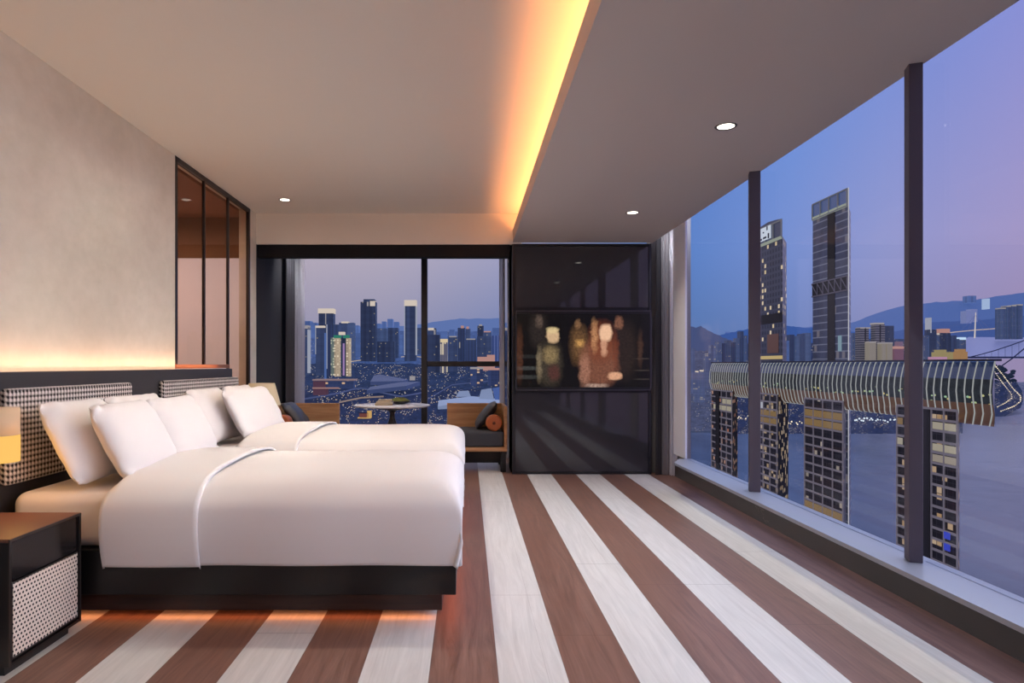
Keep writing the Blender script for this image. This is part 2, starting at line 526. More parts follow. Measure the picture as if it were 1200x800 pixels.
# ledge under the long window: slab on a recessed base
MT = M('honed_grey_stone', (150, 156, 170), .35, bumpy=.05, bscale=30)
MF = marble_mat('black_veined_stone', (40, 38, 38), (120, 112, 106), .4)
LP = [(1.897, YN), (1.897, 6.12), (2.02, 6.36), (2.14, 6.36), (2.14, YN)]
LP2 = [(1.903, YN), (1.903, 6.112), (2.02, 6.352), (2.14, 6.352), (2.14, YN)]
s = MB().prism(LP, .302, .324).build('trim_3', MT); struct(s, 'grey stone ledge top under the long window')
s = MB().prism(LP2, .20, .300).build('trim_4', MF); struct(s, 'black stone ledge front under the long window')
s = MB().box((2.30, YN, 0), (2.34, YB, .20)).build('baseboard_right', MF); struct(s, 'dark recessed base below the window ledge')
# end return of the long window
w = MB().box((2.078, 6.36, .3245), (2.098, 6.71, 3.1)).build('wall_right', M('return_white', (236, 242, 255), .8)); struct(w, 'white wall return at the end of the long window')
w = MB().box((2.33, 7.16, 0), (2.40, 7.6, 3.1)).box((2.05, 7.56, 0), (2.40, 7.62, 3.1)).build('wall_corner', M('corner_wall', (150, 148, 152), .8)); struct(w, 'corner wall behind the curtain')

# ---------------- window_1: the long window
GL = glass_mat('clear_window_glass', (249, 250, 253), .03)
w1 = thing('window_1', (XG, 3, .324), 'long full height window with dark mullions', None); w1['kind'] = 'structure'
def mull(d):
    k = 1.32 if d > 4 else 1.0
    m = MB().rbox((2.043, d, .324 + 1.14), (.056 * k, .075 * k, 2.28), rz=math.radians(-19), bev=.003)
    return m.build('mullion', ANTH, w1)
MY = [780 / 165.5 + .03, 780 / 258.3 + .03]
MY += [MY[1] - 1.70, MY[1] - 3.4]
edges = [6.36] + MY + [YN]
for i, d in enumerate(MY): mull(d)
for i in range(len(edges) - 1):
    MB().box((XG, edges[i + 1] + .01, .324), (XG + .012, edges[i] - .01, 3.1)).build('glass_pane', GL, w1)

# ---------------- window_2: the bay window
w2 = thing('window_2', (-1, YW, 0), 'tall bay window with one mullion and a transom', None); w2['kind'] = 'structure'
xm = -.594
MB().box((XL, YW - .06, 0), (XC + .06, YW + .04, .10)).box((XL, YW - .06, 2.78), (XC + .06, YW + .04, 2.9)) \
    .box((XL, YW - .06, .1), (XL + .05, YW + .04, 2.78)).box((XC - .02, YW - .06, .1), (XC + .06, YW + .04, 2.78)).build('frame', DARKF, w2)
MB().box((xm - .041, YW - .08, .1), (xm + .041, YW + .04, 2.78), .004).build('mullion', DARKF, w2)
MB().box((xm + .041, YW - .06, 1.200), (XC - .02, YW + .04, 1.270), .003).build('transom', DARKF, w2)
GL2 = glass_mat('bay_window_glass', (248, 250, 253), .0)
MB().box((XL + .05, YW, .1), (xm - .041, YW + .01, 2.78)).build('glass_pane', GL2, w2)
MB().box((xm + .041, YW, .1), (XC - .02, YW + .01, 1.20)).build('glass_pane', GL2, w2)
MB().box((xm + .041, YW, 1.27), (XC - .02, YW + .01, 2.78)).build('glass_pane', GL2, w2)

# ---------------- curtains
def curtain(name, p0, p1, z0, z1, folds, amp, mat, label, hw=10, group=None, seed=1, flare=0.0):
    rnd = random.Random(seed)
    p0, p1 = Vector((p0[0], p0[1], 0)), Vector((p1[0], p1[1], 0))
    d = p1 - p0; n = Vector((-d.y, d.x, 0)).normalized()
    cols = folds * hw; ph = [rnd.uniform(-.5, .5) for _ in range(folds + 2)]
    rows = []
    for i in range(17):
        h = i / 16; row = []
        for j in range(cols + 1):
            u = j / cols; k = u * folds
            a = amp * (1 + .35 * ph[int(k)]) * (1 - .25 * h)
            off = a * math.sin(2 * PI * k + ph[int(k)] * .6 * h) + .004 * math.sin(5 * h + j)
            p = p0 + d * (u + .012 * math.sin(3 * h + 9 * u)) + n * (off + flare * (1 - h))
            row.append((p.x, p.y, z0 + (z1 - z0) * h))
        rows.append(row)
    o = MB().grid(rows).build(name, mat, recalc=False)
    return tag(o, label, 'curtain', group)
SHEER = sheer_mat('white_sheer', (248, 248, 252), .95, .3)
SHEERB = sheer_mat('thin_sheer', (246, 244, 248), .58, .5)
DRAPE = M('dark_grey_drape', (62, 60, 64), .9)
GDRAPE = M('mid_grey_drape', (150, 146, 148), .9)
curtain('drape', (-2.30, 8.42), (-2.28, 8.74), .01, 2.72, 4, .022, DRAPE, 'dark grey drape stacked left of the bay window beside the sheer')
curtain('sheer_curtain', (-2.34, 8.76), (-2.215, 9.04), .01, 2.75, 4, .02, SHEERB, 'pale sheer curtain gathered at the left edge of the bay window')
curtain('sheer_curtain', (.425, 8.92), (.478, 8.62), .01, 2.75, 4, .014, SHEERB, 'pale sheer curtain gathered at the right edge of the bay window', seed=4)
curtain('drape', (2.085, 7.37), (2.15, 7.39), .005, 3.0, 3, .014, DRAPE, 'narrow dark grey drape beside the black media cabinet', seed=5)
curtain('drape', (2.15, 7.39), (2.222, 7.36), .005, 3.0, 3, .016, GDRAPE, 'narrow light grey drape between the dark drape and the white sheer', seed=8)
curtain('sheer_curtain', (2.225, 7.34), (2.30, 7.29), .005, 3.0, 3, .02, SHEER, 'white sheer curtain hanging at the corner of the long window', seed=6)

# ---------------- space behind the bronze glass
BZ = M('bath_wall_paint', (186, 160, 142), .9)
w = MB().box((-4.6, 4.9, -.02), (XL - .12, 7.52, 0)).build('floor.001', M('bath_floor', (150, 130, 116), .5)); struct(w)
w = MB().box((-4.6, 4.8, 0), (-4.5, 7.6, ZU)).box((-4.6, 4.8, 0), (XL - .12, 4.9, ZU)).build('wall_bath', BZ); struct(w, 'walls of the space behind the bronze glass')
w = MB().box((-4.6, 7.50, 0), (XL - .12, 7.58, ZU)).build('wall_bath_end', M('bath_beam_paint', (128, 96, 72), .9)); struct(w, 'end wall of the space behind the bronze glass')
w = MB().box((-4.5, 4.9, ZU - .03), (XL - .12, 7.5, ZU)).build('ceiling.003', M('bath_ceiling', (150, 108, 84), .9)); struct(w)
bl = MB().box((-4.45, 7.44, .02), (XL - .13, 7.455, 2.412)).build('roller_blind', M('pale_blind', (205, 200, 204), .9, emis=(170, 168, 180), estr=.45))  # glow added to the blind's material to brighten it
tag(bl, 'pale full height roller blind behind the bronze glass partition', 'blind')

gp = thing('glass_partition', (XL, 6.3, 0), 'bronze tinted glass partition in a slim dark frame above the headboard', 'partition')
ys = [5.37, 5.977, 6.575, 7.22]
BR = glass_mat('bronze_glass', (240, 226, 216), .04)
fr = MB()
for y in (ys[0] + .025, ys[3] - .02): fr.box((XL - .03, y - .022, 1.19 if y < 6 else 0), (XL + .004, y + .018, ZU), .002)
fr.box((XL - .03, ys[0], ZU - .04), (XL + .004, ys[3], ZU), .002)
fr.build('frame', M('bronze_black_metal', (34, 26, 24), .4), gp)
for y in ys[1:3]:
    MB().box((XL - .022, y - .013, 0 if y > 6.3 else 1.19), (XL + .002, y + .013, ZU - .03), .002).build('mullion', _mc['bronze_black_metal'], gp)
MB().box((XL - .06, ys[0], 1.19), (XL + .01, ys[2], 1.225), .003).build('bottom_rail', M('copper_trim', (176, 112, 76), .4, metal=.6), gp)
for i in range(3):
    MB().box((XL - .02, ys[i] + .02, 1.2 if i < 2 else .02), (XL - .012, ys[i + 1] - .02, ZU - .04)).build('glass_pane', BR, gp)
w = MB().box((XL - .12, 5.37, 0), (XL - .07, 6.575, 1.185)).build('wall_left.001', PLASTER); struct(w)

# ================================================================== HEADBOARD
HX = -2.22
hb = thing('headboard', (HX, 4.1, 0), 'long charcoal wall panel headboard with houndstooth pads and a light slot on top', 'headboard')
MB().box((XL + .002, 1.9, 0), (HX, 6.28, 1.17), .003).box((XL + .07, 1.9, 1.165), (HX, 6.28, 1.186), .003).build('panel', CHAR, hb)
MB().box((XL + .012, 1.9, 1.17), (XL + .05, 6.28, 1.176)).build('light_strip', emis_mat('warm_led', (255, 190, 130), 3.0), hb)
HT = houndstooth_mat()
def pad(y0, y1):
    t = MB().box((HX - .004, y0, .644), (HX + .045, y1, 1.107), .022, 4)
    o = t.build('upholstered_pad', HT, hb); o['label'] = 'black and white houndstooth pad'
    for p in o.data.polygons: p.use_smooth = True
pad(3.15, 4.33); pad(4.78, 6.34)

# ================================================================== BEDS
def prof_side(s, z0, z1, half, bulge):
    """half section of a draped duvet: s from 0 (hem) to 1 (crown centre) -> (distance from centre, z)"""
    P = [(0.0, half + .0, 0.0), (.12, half + bulge * .7, .22), (.25, half + bulge, .46), (.36, half + bulge * .55, .66), (.46, half - .045, .815), (.56, half - .13, .905), (.70, half * .58, .962), (.85, half * .28, .99), (1.0, 0.0, 1.0)]
    for i in range(len(P) - 1):
        if s <= P[i + 1][0] + 1e-9:
            k = i; break
    def cr(a, b, c, d, t):
        return .5 * ((2 * b) + (-a + c) * t + (2 * a - 5 * b + 4 * c - d) * t * t + (-a + 3 * b - 3 * c + d) * t ** 3)
    p0 = P[max(k - 1, 0)]; p1 = P[k]; p2 = P[k + 1]; p3 = P[min(k + 2, len(P) - 1)]
    t = (s - p1[0]) / (p2[0] - p1[0])
    return cr(p0[1], p1[1], p2[1], p3[1], t), z0 + (z1 - z0) * cr(p0[2], p1[2], p2[2], p3[2], t)

def duvet_mesh(xh, xf, yc, half, zh, zt, seed=0, off=0.0, foot=True, nx=60, ny=72, bulge=.035):
    """xh head side edge, xf foot end"""
    rnd = random.Random(seed)
    k1, k2, k3 = [rnd.uniform(0, 6) for _ in range(3)]
    rows = []
    for i in range(nx + 1):
        t = i / nx
        if foot:
            # t .. 0.62 flat on top, then the foot drop
            if t <= .6:
                X = xh + (xf - .20 - xh) * (t / .6); hx = 1.0
            else:
                s = 1 - (t - .6) / .4
                dd, zz = prof_side(.0 + s * .56, 0, 1, .20, .03)
                X = xf - .20 + dd; hx = zz / .905
        else:
            X = xh + (xf - xh) * t; hx = 1.0
        row = []
        for j in range(ny + 1):
            q = j / ny * 2 - 1
            s = 1 - abs(q)
            d, zz = prof_side(s, 0, 1, half, bulge)
            sgn = -1 if q < 0 else 1
            head = 0.0
            dz = .004 * math.sin(7 * X + k1) * math.sin(5 * q + k2) * s
            edge_in = .0
            if foot and t > .6:
                edge_in = .02 * (1 - hx) 
            kk = .16; hm = max(kk - abs(zz - hx), 0) / kk
            z = zh + (zt - zh) * (min(zz, hx) - (hm * hm * kk / 4 if foot else 0)) + dz * hx
            # plump head edge: roll down at the turned edge
            r0 = smoothstep(0, .05, (X - xh)) if not foot or t < .6 else 1.0
            z -= (1 - r0) * .045 * smoothstep(.3, .6, s)
            wv = .006 * math.sin(9 * X + k3) * (1 - s) ** 2
            yy = yc + sgn * (d - edge_in + off * 1.0 + wv * (1 if sgn < 0 else -1))
            row.append((X + off * .0, yy, z + off * smoothstep(.0, .5, s)))
        rows.append(row)
    return rows

def make_bed(y0, y1, which, fold_x=-1.245, head_x=-1.68):
    yc = (y0 + y1) / 2
    bd = thing('bed', (-1.2, yc, 0), '%s low bed with a black floating platform frame' % which[0], 'bed', 'beds')
    fr = MB().box((HX + .003, y0, .142), (-.054, y1, .352), .004)
    fr.build('platform_frame', BLACK, bd)
    MB().box((HX + .05, y0 + .07, .045), (-.123, y1 - .07, .142), .003).build('plinth', DWOOD, bd)
    MB().box((HX + .2, y0 + .2, 0), (-.35, y1 - .2, .045)).build('foot_block', BLACK, bd)
    # mattress with its fitted sheet
    mx = MB().box((HX + .05, y0 + .03, .352), (-.10, y1 - .03, .612), .06, 6).build('mattress', SHEET)
    for p in mx.data.polygons: p.use_smooth = True
    tag(mx, 'white sheeted mattress on the %s bed' % which[1], 'mattress')
    half = (y1 - y0) / 2 + .022
    d = thing('duvet', (-.9, yc, .3), 'smooth white duvet turned back across the %s bed' % which[1], 'duvet')
    o = MB().grid(duvet_mesh(head_x, -.055, yc, half, .286, .712, seed=3)).build('cover', LINEN, d)
    m = o.modifiers.new('thick', 'SOLIDIFY'); m.thickness = .012; m.offset = -1
    rows = duvet_mesh(head_x - .012, fold_x, yc, half, .283, .712, seed=3, off=.014, foot=False, nx=24)
    # roll the cuff's free edges under
    def roll(rows):
        e0 = [(x - .004, y + (-.006 if y > yc else .006), z - .012) for x, y, z in rows[0]]
        e1 = [(x + .004, y + (-.010 if y > yc else .010), z - .014) for x, y, z in rows[-1]]
        return [e0] + rows + [e1]
    o = MB().grid(roll(rows)).build('turned_back_cuff', LINEN, d)
    m = o.modifiers.new('thick', 'SOLIDIFY'); m.thickness = .010; m.offset = -1
    return bd
B1 = (3.12, 4.37); B2 = (4.76, 6.28)
make_bed(*B1, ('near', 'near'))
make_bed(*B2, ('far', 'far'), fold_x=-1.22, head_x=-1.66)

# pillows
def pillow_rows(W, H, T, n=34, seed=1):
    rnd = random.Random(seed); a, b, c = [rnd.uniform(0, 6) for _ in range(3)]
    top, bot = [], []
    for i in range(n + 1):
        v = math.sin((i / n - .5) * PI)
        r1, r2 = [], []
        for j in range(n + 1):
            u = math.sin((j / n - .5) * PI)
            pin_u = 1 - .055 * (1 - v * v) * 0 - .05 * (abs(u) ** 3) * (1 - abs(v) ** 2)
            pin_v = 1 - .07 * (abs(v) ** 3) * (1 - abs(u) ** 2)
            rc = 1 - .085 * (abs(u) * abs(v)) ** 5
            x = W / 2 * u * pin_u * rc; y = H / 2 * v * pin_v * rc
            prof = max(0, (1 - abs(u) ** 2.6)) ** .58 * max(0, (1 - abs(v) ** 2.6)) ** .58
            wr = .006 * math.sin(8 * u + 5 * v + a) * math.sin(6 * v - 3 * u + b) * (abs(u) ** 2 + abs(v) ** 2) * .6
            corner = .012 * math.sin(16 * (u * v) + c) * (abs(u * v)) ** 1.5
            z = T / 2 * prof
            r1.append((x, y, z + (wr + corner) * (1 if prof > .02 else 0)))
            r2.append((x, y, -z * .9 + (wr) * (1 if prof > .02 else 0)))
        top.append(r1); bot.append(r2)
    return top, bot
def make_pillow(W, H, T, seed):
    t, b = pillow_rows(W, H, T, seed=seed)
    m = MB().grid(t).grid(b)
    bmesh.ops.remove_doubles(m.bm, verts=m.bm.verts, dist=.0006)
    bm = m.bm
    bmesh.ops.recalc_face_normals(bm, faces=bm.faces)
    me = bpy.data.meshes.new('pillow'); bm.to_mesh(me); bm.free(); me.materials.append(LINEN)
    return me
PM = {}
def pillow(W, H, T, xb, yc, zb, lean, label, seed=1, yaw=0.0, roll=0.0, group=None):
    """stands on its long edge at (xb, yc, zb), leaning back towards the headboard by lean degrees"""
    key = (W, H, T, seed)
    if key not in PM: PM[key] = make_pillow(W, H, T, seed)
    o = bpy.data.objects.new('pillow', PM[key]); COL.objects.link(o)
    L = math.radians(lean)
    # pillow local: X width -> world Y, Y height -> up/back, Z thickness -> +X
    up = Vector((-math.sin(L), 0, math.cos(L))); wid = Vector((0, 1, 0)); nrm = wid.cross(up)
    rot = Matrix((wid, up, nrm)).transposed().to_4x4()
    R = Matrix.Rotation(yaw, 4, 'Z') @ rot @ Matrix.Rotation(roll, 4, 'Z')
    o.matrix_world = Matrix.Translation(Vector((xb, yc, zb)) + up * (H / 2)) @ R
    return tag(o, label, 'pillow', group)
ZM = .632
pillow(.62, .46, .18, -1.86, 3.46, ZM, 26, 'plump white pillow leaning on the houndstooth pad at the near side of the near bed', 1, yaw=.04)
pillow(.62, .46, .18, -1.86, 4.06, ZM, 26, 'white pillow leaning on the houndstooth pad at the far side of the near bed', 2, yaw=-.03)
pillow(.64, .45, .19, -1.645, 3.52, ZM, 28, 'white pillow in the front row at the near side of the near bed', 3, yaw=.05)
pillow(.64, .45, .19, -1.645, 4.10, ZM, 28, 'white pillow in the front row at the far side of the near bed', 4, yaw=.0)
pillow(.66, .46, .18, -1.86, 5.16, ZM, 26, 'white pillow leaning on the houndstooth pad at the near side of the far bed', 2)
pillow(.66, .46, .18, -1.87, 5.92, ZM, 26, 'white pillow leaning on the houndstooth pad at the far side of the far bed', 1)
pillow(1.08, .46, .20, -1.64, 5.50, ZM, 28, 'long white pillow in front of the others on the far bed', 5)

# ================================================================== NIGHTSTANDS
CANE = cane_mat()
NSM = M('nightstand_black', (27, 25, 26), .3)
EDGE = M('nightstand_edge_metal', (74, 68, 66), .35, metal=.6)
def nightstand(y0, y1, label, xf=-1.778, xb=-2.2):
    n = thing('nightstand', ((xf + xb) / 2, (y0 + y1) / 2, 0), label, 'nightstand')
    t = .014
    MB().box((xb, y0, .529), (xf, y1, .543), .002).build('top', M('nightstand_top', (112, 74, 60), .5), n)
    MB().box((xb, y0, .045), (xf, y0 + t, .529), .001).box((xb, y1 - t, .045), (xf, y1, .529), .001) \
        .box((xb, y0 + t, .045), (xf, y1 - t, .045 + t), .001).box((xb, y0 + t, .06), (xb + .012, y1 - t, .529)) \
        .build('carcass', NSM, n)
    MB().box((xb + .03, y0 + .03, 0), (xf - .04, y1 - .03, .045)).build('plinth', NSM, n)
    MB().box((xf - .02, y0 + t + .003, .374), (xf - .008, y1 - t - .003, .526), .001).build('upper_panel', M('smoked_panel', (34, 31, 32), .15), n)
    dr = MB().box((xf - .014, y0 + t + .002, .066), (xf - .004, y1 - t - .002, .368), .001).build('drawer', EDGE, n)
    MB().box((xf - .0045, y0 + t + .010, .076), (xf - .0015, y1 - t - .010, .362)).build('cane_panel', CANE, dr)
    MB().box((xf - .004, y0, .5305), (xf + .002, y1, .5415)).box((xf - .004, y0 - .001, .045), (xf + .0015, y0 + .006, .541)).box((xf - .004, y1 - .006, .045), (xf + .0015, y1, .541)).build('edge_trim', EDGE, n)
    return n
nightstand(2.583, 3.06, 'black nightstand with woven cane drawer front beside the near bed')
nightstand(6.36, 6.80, 'black nightstand behind the far bed, carrying the table lamp')

# wall sconce on the headboard
sx, sy = -2.115, 2.99
sc = thing('wall_sconce', (sx, sy, .78), 'cylindrical wall sconce glowing amber above the near nightstand', 'wall lamp')
MB().lathe([(.088, .905), (.088, 1.027)], (sx, sy, 0), 40).build('upper_cover', M('sconce_linen', (196, 170, 140), .7, emis=(190, 160, 125), estr=.25), sc)
MB().lathe([(.089, .785), (.089, .905)], (sx, sy, 0), 40).build('lit_shade', emis_mat('amber_glow', (255, 196, 104), .95), sc)
MB().box((HX, sy - .03, .86), (sx - .07, sy + .03, .95)).build('bracket', BLACK, sc)
MB().lathe([(.013, 0), (.013, .014), (.009, .017)], (sx + .022, sy - .104, .985), 20, axis='y').build('knob', BLACK, sc)

# table lamp
lx, ly = -2.035, 6.58
tl = thing('table_lamp', (lx, ly, .543), 'table lamp with a beige tapered fabric shade behind the far bed', 'lamp')
sh = MB().lathe([(.182, .826), (.124, 1.040)], (lx, ly, 0), 40, cap=False).lathe([(.180, .828), (.122, 1.038)], (lx, ly, 0), 40, cap=False)
sh.build('lamp_shade', M('beige_linen_shade', (214, 200, 170), .9, bumpy=.2, bscale=120, emis=(200, 180, 140), estr=.12), tl)
MB().lathe([(.09, .543), (.09, .560), (.03, .575), (.055, .66), (.05, .74), (.014, .80), (.012, .86)], (lx, ly, 0), 32).build('base', M('lamp_base_brown', (92, 60, 44), .4), tl)

# ================================================================== MEDIA CABINET + TV
CX0, CX1 = .497, 2.052
mc = thing('media_cabinet', ((CX0 + CX1) / 2, YB + .2, 0), 'full height glossy black media cabinet holding the television', 'cabinet')
MB().box((CX0, YB + .03, 0), (CX1, YB + .55, 2.567)).build('carcass', BLACK, mc)
MB().box((CX0, YB, 0), (CX0 + .03, YB + .05, 2.575), .002).box((CX1 - .03, YB, 0), (CX1, YB + .05, 2.575), .002) \
    .box((CX0 + .03, YB, 2.55), (CX1 - .03, YB + .05, 2.575), .002).box((CX0 + .03, YB + .002, 0), (CX1 - .03, YB + .05, .022)).build('frame', M('cabinet_frame', (38, 37, 40), .35), mc)
MB().box((CX0 + .034, YB + .006, 1.862), (CX1 - .034, YB + .03, 2.546), .001).build('upper_panel', BLACKG, mc)
MB().box((CX0 + .034, YB + .006, .026), (CX1 - .034, YB + .03, .915), .001).build('lower_panel', BLACKG, mc)
MB().box((CX0 + .034, YB + .015, .915), (CX1 - .034, YB + .03, 1.862)).build('niche_back', BLACK, mc)
MB().box((CX0, YB + .05, 0), (CX0 + .015, YW - .1, 2.9)).build('side_panel', BLACKG, mc)

def tv_mat():
    # a dim, out-of-focus film frame in browns and golds: a generic stand-in
    t = NT('television_picture')
    x, y, z, g = t.pos()
    u = t.maprange(x, .545, 2.02); v = t.maprange(z, .972, 1.788)
    col = t.mix(0.0, lin((10, 9, 8)), lin((10, 9, 8)))
    wob = t.noise(t.comb(t.math('MULTIPLY', u, 1.8), v, 0.0), 11, 4, .6)
    wob = t.math('SUBTRACT', wob, .5)
    fine = t.noise(t.comb(t.math('MULTIPLY', u, 1.8), v, 2.0), 34, 4, .7)
    def bar(cx, cy, hx, hy, rgb, soft=.35, amt=1.0, lo=.25, w=.05):
        nonlocal col
        du = t.math('DIVIDE', t.math('SUBTRACT', t.math('ADD', u, t.math('MULTIPLY', wob, w)), cx), hx)
        dv = t.math('DIVIDE', t.math('SUBTRACT', t.math('ADD', v, t.math('MULTIPLY', wob, w * .7)), cy), hy)
        r = t.math('SQRT', t.math('ADD', t.math('POWER', t.math('ABSOLUTE', du), 2.6), t.math('POWER', t.math('ABSOLUTE', dv), 2.6)))
        m = t.math('SUBTRACT', 1.0, t.maprange(r, 1 - soft, 1 + soft * .3))
        m = t.math('MULTIPLY', m, t.math('MULTIPLY', t.maprange(fine, .3, .68, lo, 1.0), amt))
        col = t.mix(m, col, lin(rgb))
    # faint steps
    for (cy, c0) in ((.26, 40), (.14, 34), (.42, 24)):
        bar(.07, cy, .12, .03, (c0 * 1.9, c0 * 1.95, c0 * 1.9), .5, .8, w=.0)
        bar(.95, cy - .03, .08, .012, (70, 62, 56), .5, .7, w=0)
    bar(.02, .45, .03, .4, (96, 58, 40), .6, .7)
    bar(.16, .78, .075, .26, (52, 44, 40), .6, .8)
    bar(.17, .90, .03, .10, (120, 100, 88), .7, .6)
    bar(.80, .50, .115, .42, (48, 36, 30), .5, .9)
    bar(.77, .88, .036, .10, (150, 100, 76), .5, .8)
    bar(.93, .52, .02, .26, (96, 66, 50), .8, .6)
    bar(.47, .58, .075, .28, (128, 92, 56), .6, .8)
    bar(.475, .60, .040, .06, (224, 168, 96), .8, .9)
    bar(.46, .86, .024, .07, (150, 110, 76), .6, .8)
    bar(.25, .32, .10, .33, (70, 62, 50), .45, .95)
    bar(.255, .44, .062, .13, (158, 134, 92), .6, .85)
    bar(.17, .32, .024, .25, (150, 132, 104), .7, .7)
    bar(.28, .20, .05, .12, (92, 40, 40), .6, .7)
    bar(.272, .70, .052, .105, (214, 178, 138), .35, .95, lo=.7)
    bar(.268, .775, .05, .05, (214, 190, 140), .5, .9, lo=.6)
    bar(.62, .33, .155, .34, (128, 80, 60), .35, 1.0, lo=.45)
    bar(.51, .22, .045, .24, (170, 120, 98), .5, .8)
    bar(.64, .62, .105, .30, (116, 58, 34), .5, .95, lo=.4)
    bar(.585, .70, .028, .24, (206, 150, 104), .7, .85)
    bar(.67, .74, .052, .125, (236, 190, 154), .35, .97, lo=.8, w=.03)
    bar(.655, .54, .030, .13, (214, 160, 128), .5, .8, lo=.6)
    bar(.745, .50, .024, .26, (110, 54, 32), .6, .8)
    bar(.74, .155, .055, .06, (226, 170, 134), .4, .95, lo=.6)
    bar(.60, .02, .09, .035, (210, 178, 160), .6, .7)
    b = t.bsdf((.004, .004, .004, 1), .25, spec=.3, emis=col, estr=1.0)
    return t.m
tv = thing('television', ((.535 + 2.04) / 2, YB - .01, .93), 'wide wall television showing a dim brown picture in the black cabinet', 'television')
T0, T1, TZ0, TZ1 = .532, 2.044, .936, 1.826
MB().box((T0, YB - .036, TZ0), (T1, YB - .001, TZ1), .004).build('housing', M('tv_black', (26, 26, 29), .3), tv)
MB().box((1.0, YB - .0012, 1.15), (1.6, YB + .0149, 1.6)).build('wall_mount', BLACK, tv)
bz = MB()
for a, b in (((T0, TZ0), (T1, TZ0 + .012)), ((T0, TZ1 - .012), (T1, TZ1)), ((T0, TZ0), (T0 + .010, TZ1)), ((T1 - .014, TZ0), (T1, TZ1))):
    bz.box((a[0], YB - .041, a[1]), (b[0], YB - .034, b[1]), .001)
bz.build('bezel', M('tv_bezel', (82, 80, 86), .3, metal=.5), tv)
MB().box((.545, YB - .0385, .972), (2.02, YB - .0362, 1.788)).build('screen', tv_mat(), tv)

# ================================================================== BAY SEATS AND TABLE
def bay_seat(label, sgn, x_open, x_back, y0=7.58, y1=8.26):
    """sgn +1: back on the right. seat runs from x_open to x_back"""
    s = thing('lounge_chair', ((x_open + x_back) / 2, (y0 + y1) / 2, 0), label, 'armchair')
    th = .035 * sgn
    MB().box((x_open, y0, .234), (x_back, y1, .282), .003).build('seat_rail', OAK, s)
    MB().box((x_open, y1 - .03, .282), (x_back, y1, .748), .004).build('side_panel', OAK, s)
    MB().box((x_back - th, y0, .282), (x_back, y1 - .03, .748), .004).build('back_panel', OAK, s)
    c = MB().box((x_open + .02 * sgn, y0 + .005, .283), (x_back - th * 1.1, y1 - .035, .462), .03, 4).build('seat_cushion', DFAB, s)
    for p in c.data.polygons: p.use_smooth = True
    for px_ in (x_open + .06 * sgn, x_back - .045 * sgn):
        for py_ in (y0 + .03, y1 - .08):
            MB().box((px_ - .03, py_ - .022, 0), (px_ + .03, py_ + .022, .234), .002).build('leg', BLACK, s)
    MB().box((x_open + .08 * sgn, (y0 + y1) / 2 - .02, .06), (x_back - .06 * sgn, (y0 + y1) / 2 + .02, .20)).build('stretcher', BLACK, s)
    return s
bay_seat('oak panelled lounge chair with charcoal seat on the right of the round table', 1, -.255, .452)
bay_seat('oak panelled lounge chair with charcoal seat on the left of the round table', -1, -1.585, -2.292)

def scatter_cushion(c, label, sgn, lean):
    t, b = pillow_rows(.44, .40, .14, n=26, seed=9)
    bm = MB().grid(t).grid(b).bm
    bmesh.ops.remove_doubles(bm, verts=bm.verts, dist=.0006); bmesh.ops.recalc_face_normals(bm, faces=bm.faces)
    me = bpy.data.meshes.new('scatter_cushion'); bm.to_mesh(me); bm.free(); me.materials.append(LEATHER)
    o = bpy.data.objects.new('scatter_cushion', me); COL.objects.link(o)
    L = math.radians(lean)
    up = Vector((sgn * math.sin(L), 0, math.cos(L))); wid = Vector((0, 1, 0)); nrm = wid.cross(up)
    R = Matrix((wid, up, nrm)).transposed().to_4x4()
    o.matrix_world = Matrix.Translation(Vector(c) + up * .20) @ R
    return tag(o, label, 'cushion')
scatter_cushion((.09, 7.98, .475), 'dark grey leather cushion leaning in the right lounge chair', 1, 40)
scatter_cushion((-1.92, 7.98, .475), 'dark grey leather cushion leaning in the left lounge chair', -1, 42)
def bolster(c, r, ln, label):
    b = thing('bolster', c, label, 'bolster cushion')
    prof = [(.001, -ln), (r * .22, -ln + .004), (r * .7, -ln + .004), (r * .94, -ln * .86), (r, -ln * .6), (r, ln * .6), (r * .94, ln * .86), (r * .6, ln), (.001, ln)]
    MB().lathe(prof, (c[0], c[1], c[2] + r), 36, axis='y').build('roll', COGNAC, b)
    MB().lathe([(.001, -.012), (.016, -.010), (.018, 0), (.016, .006)], (c[0], c[1] - ln, c[2] + r), 16, axis='y').build('button', M('button_leather', (96, 48, 26), .5), b)
    return b
bolster((.302, 7.67, .462), .094, .075, 'small cognac leather bolster beside the cushion in the right lounge chair')
bolster((-2.12, 7.67, .462), .094, .075, 'small cognac leather bolster beside the cushion in the left lounge chair')

rt = thing('round_table', (-.94, 8.30, 0), 'round pedestal table with a white top by the bay window', 'table')
MB().lathe([(.001, .700), (.44, .700), (.474, .712), (.476, .718), (.470, .724), (.001, .726)], (-.94, 8.30, 0), 56).build('tabletop', M('white_table_top', (226, 224, 226), .3), rt)
MB().lathe([(.26, .70), (.17, .672), (.05, .652), (.03, .62), (.035, .56), (.07, .46), (.11, .30), (.15, .10), (.19, .02), (.19, 0)], (-.94, 8.30, 0), 40).build('pedestal', M('pedestal_dark', (44, 40, 38), .35), rt)
bk = thing('book_stack', (-1.03, 8.2, .7262), 'small stack of pale beige books on the round table', 'books')
for k, (dx, dy, w_, h_, rz) in enumerate(((0, 0, .215, .026, .06), (.012, 0, .19, .024, -.08), (.014, .01, .165, .022, .1))):
    z = .7262 + sum((.026, .024, .022)[:k])
    MB().rbox((-1.03 + dx, 8.2 + dy, z + h_ / 2), (w_, .14, h_), rz, .002).build('book', M('book_cover_%d' % k, ((196, 180, 152), (208, 194, 168), (186, 170, 146))[k], .7), bk)
bw = thing('moss_bowl', (-.86, 8.46, .7262), 'low dark bowl of yellow green moss on the round table', 'planter')
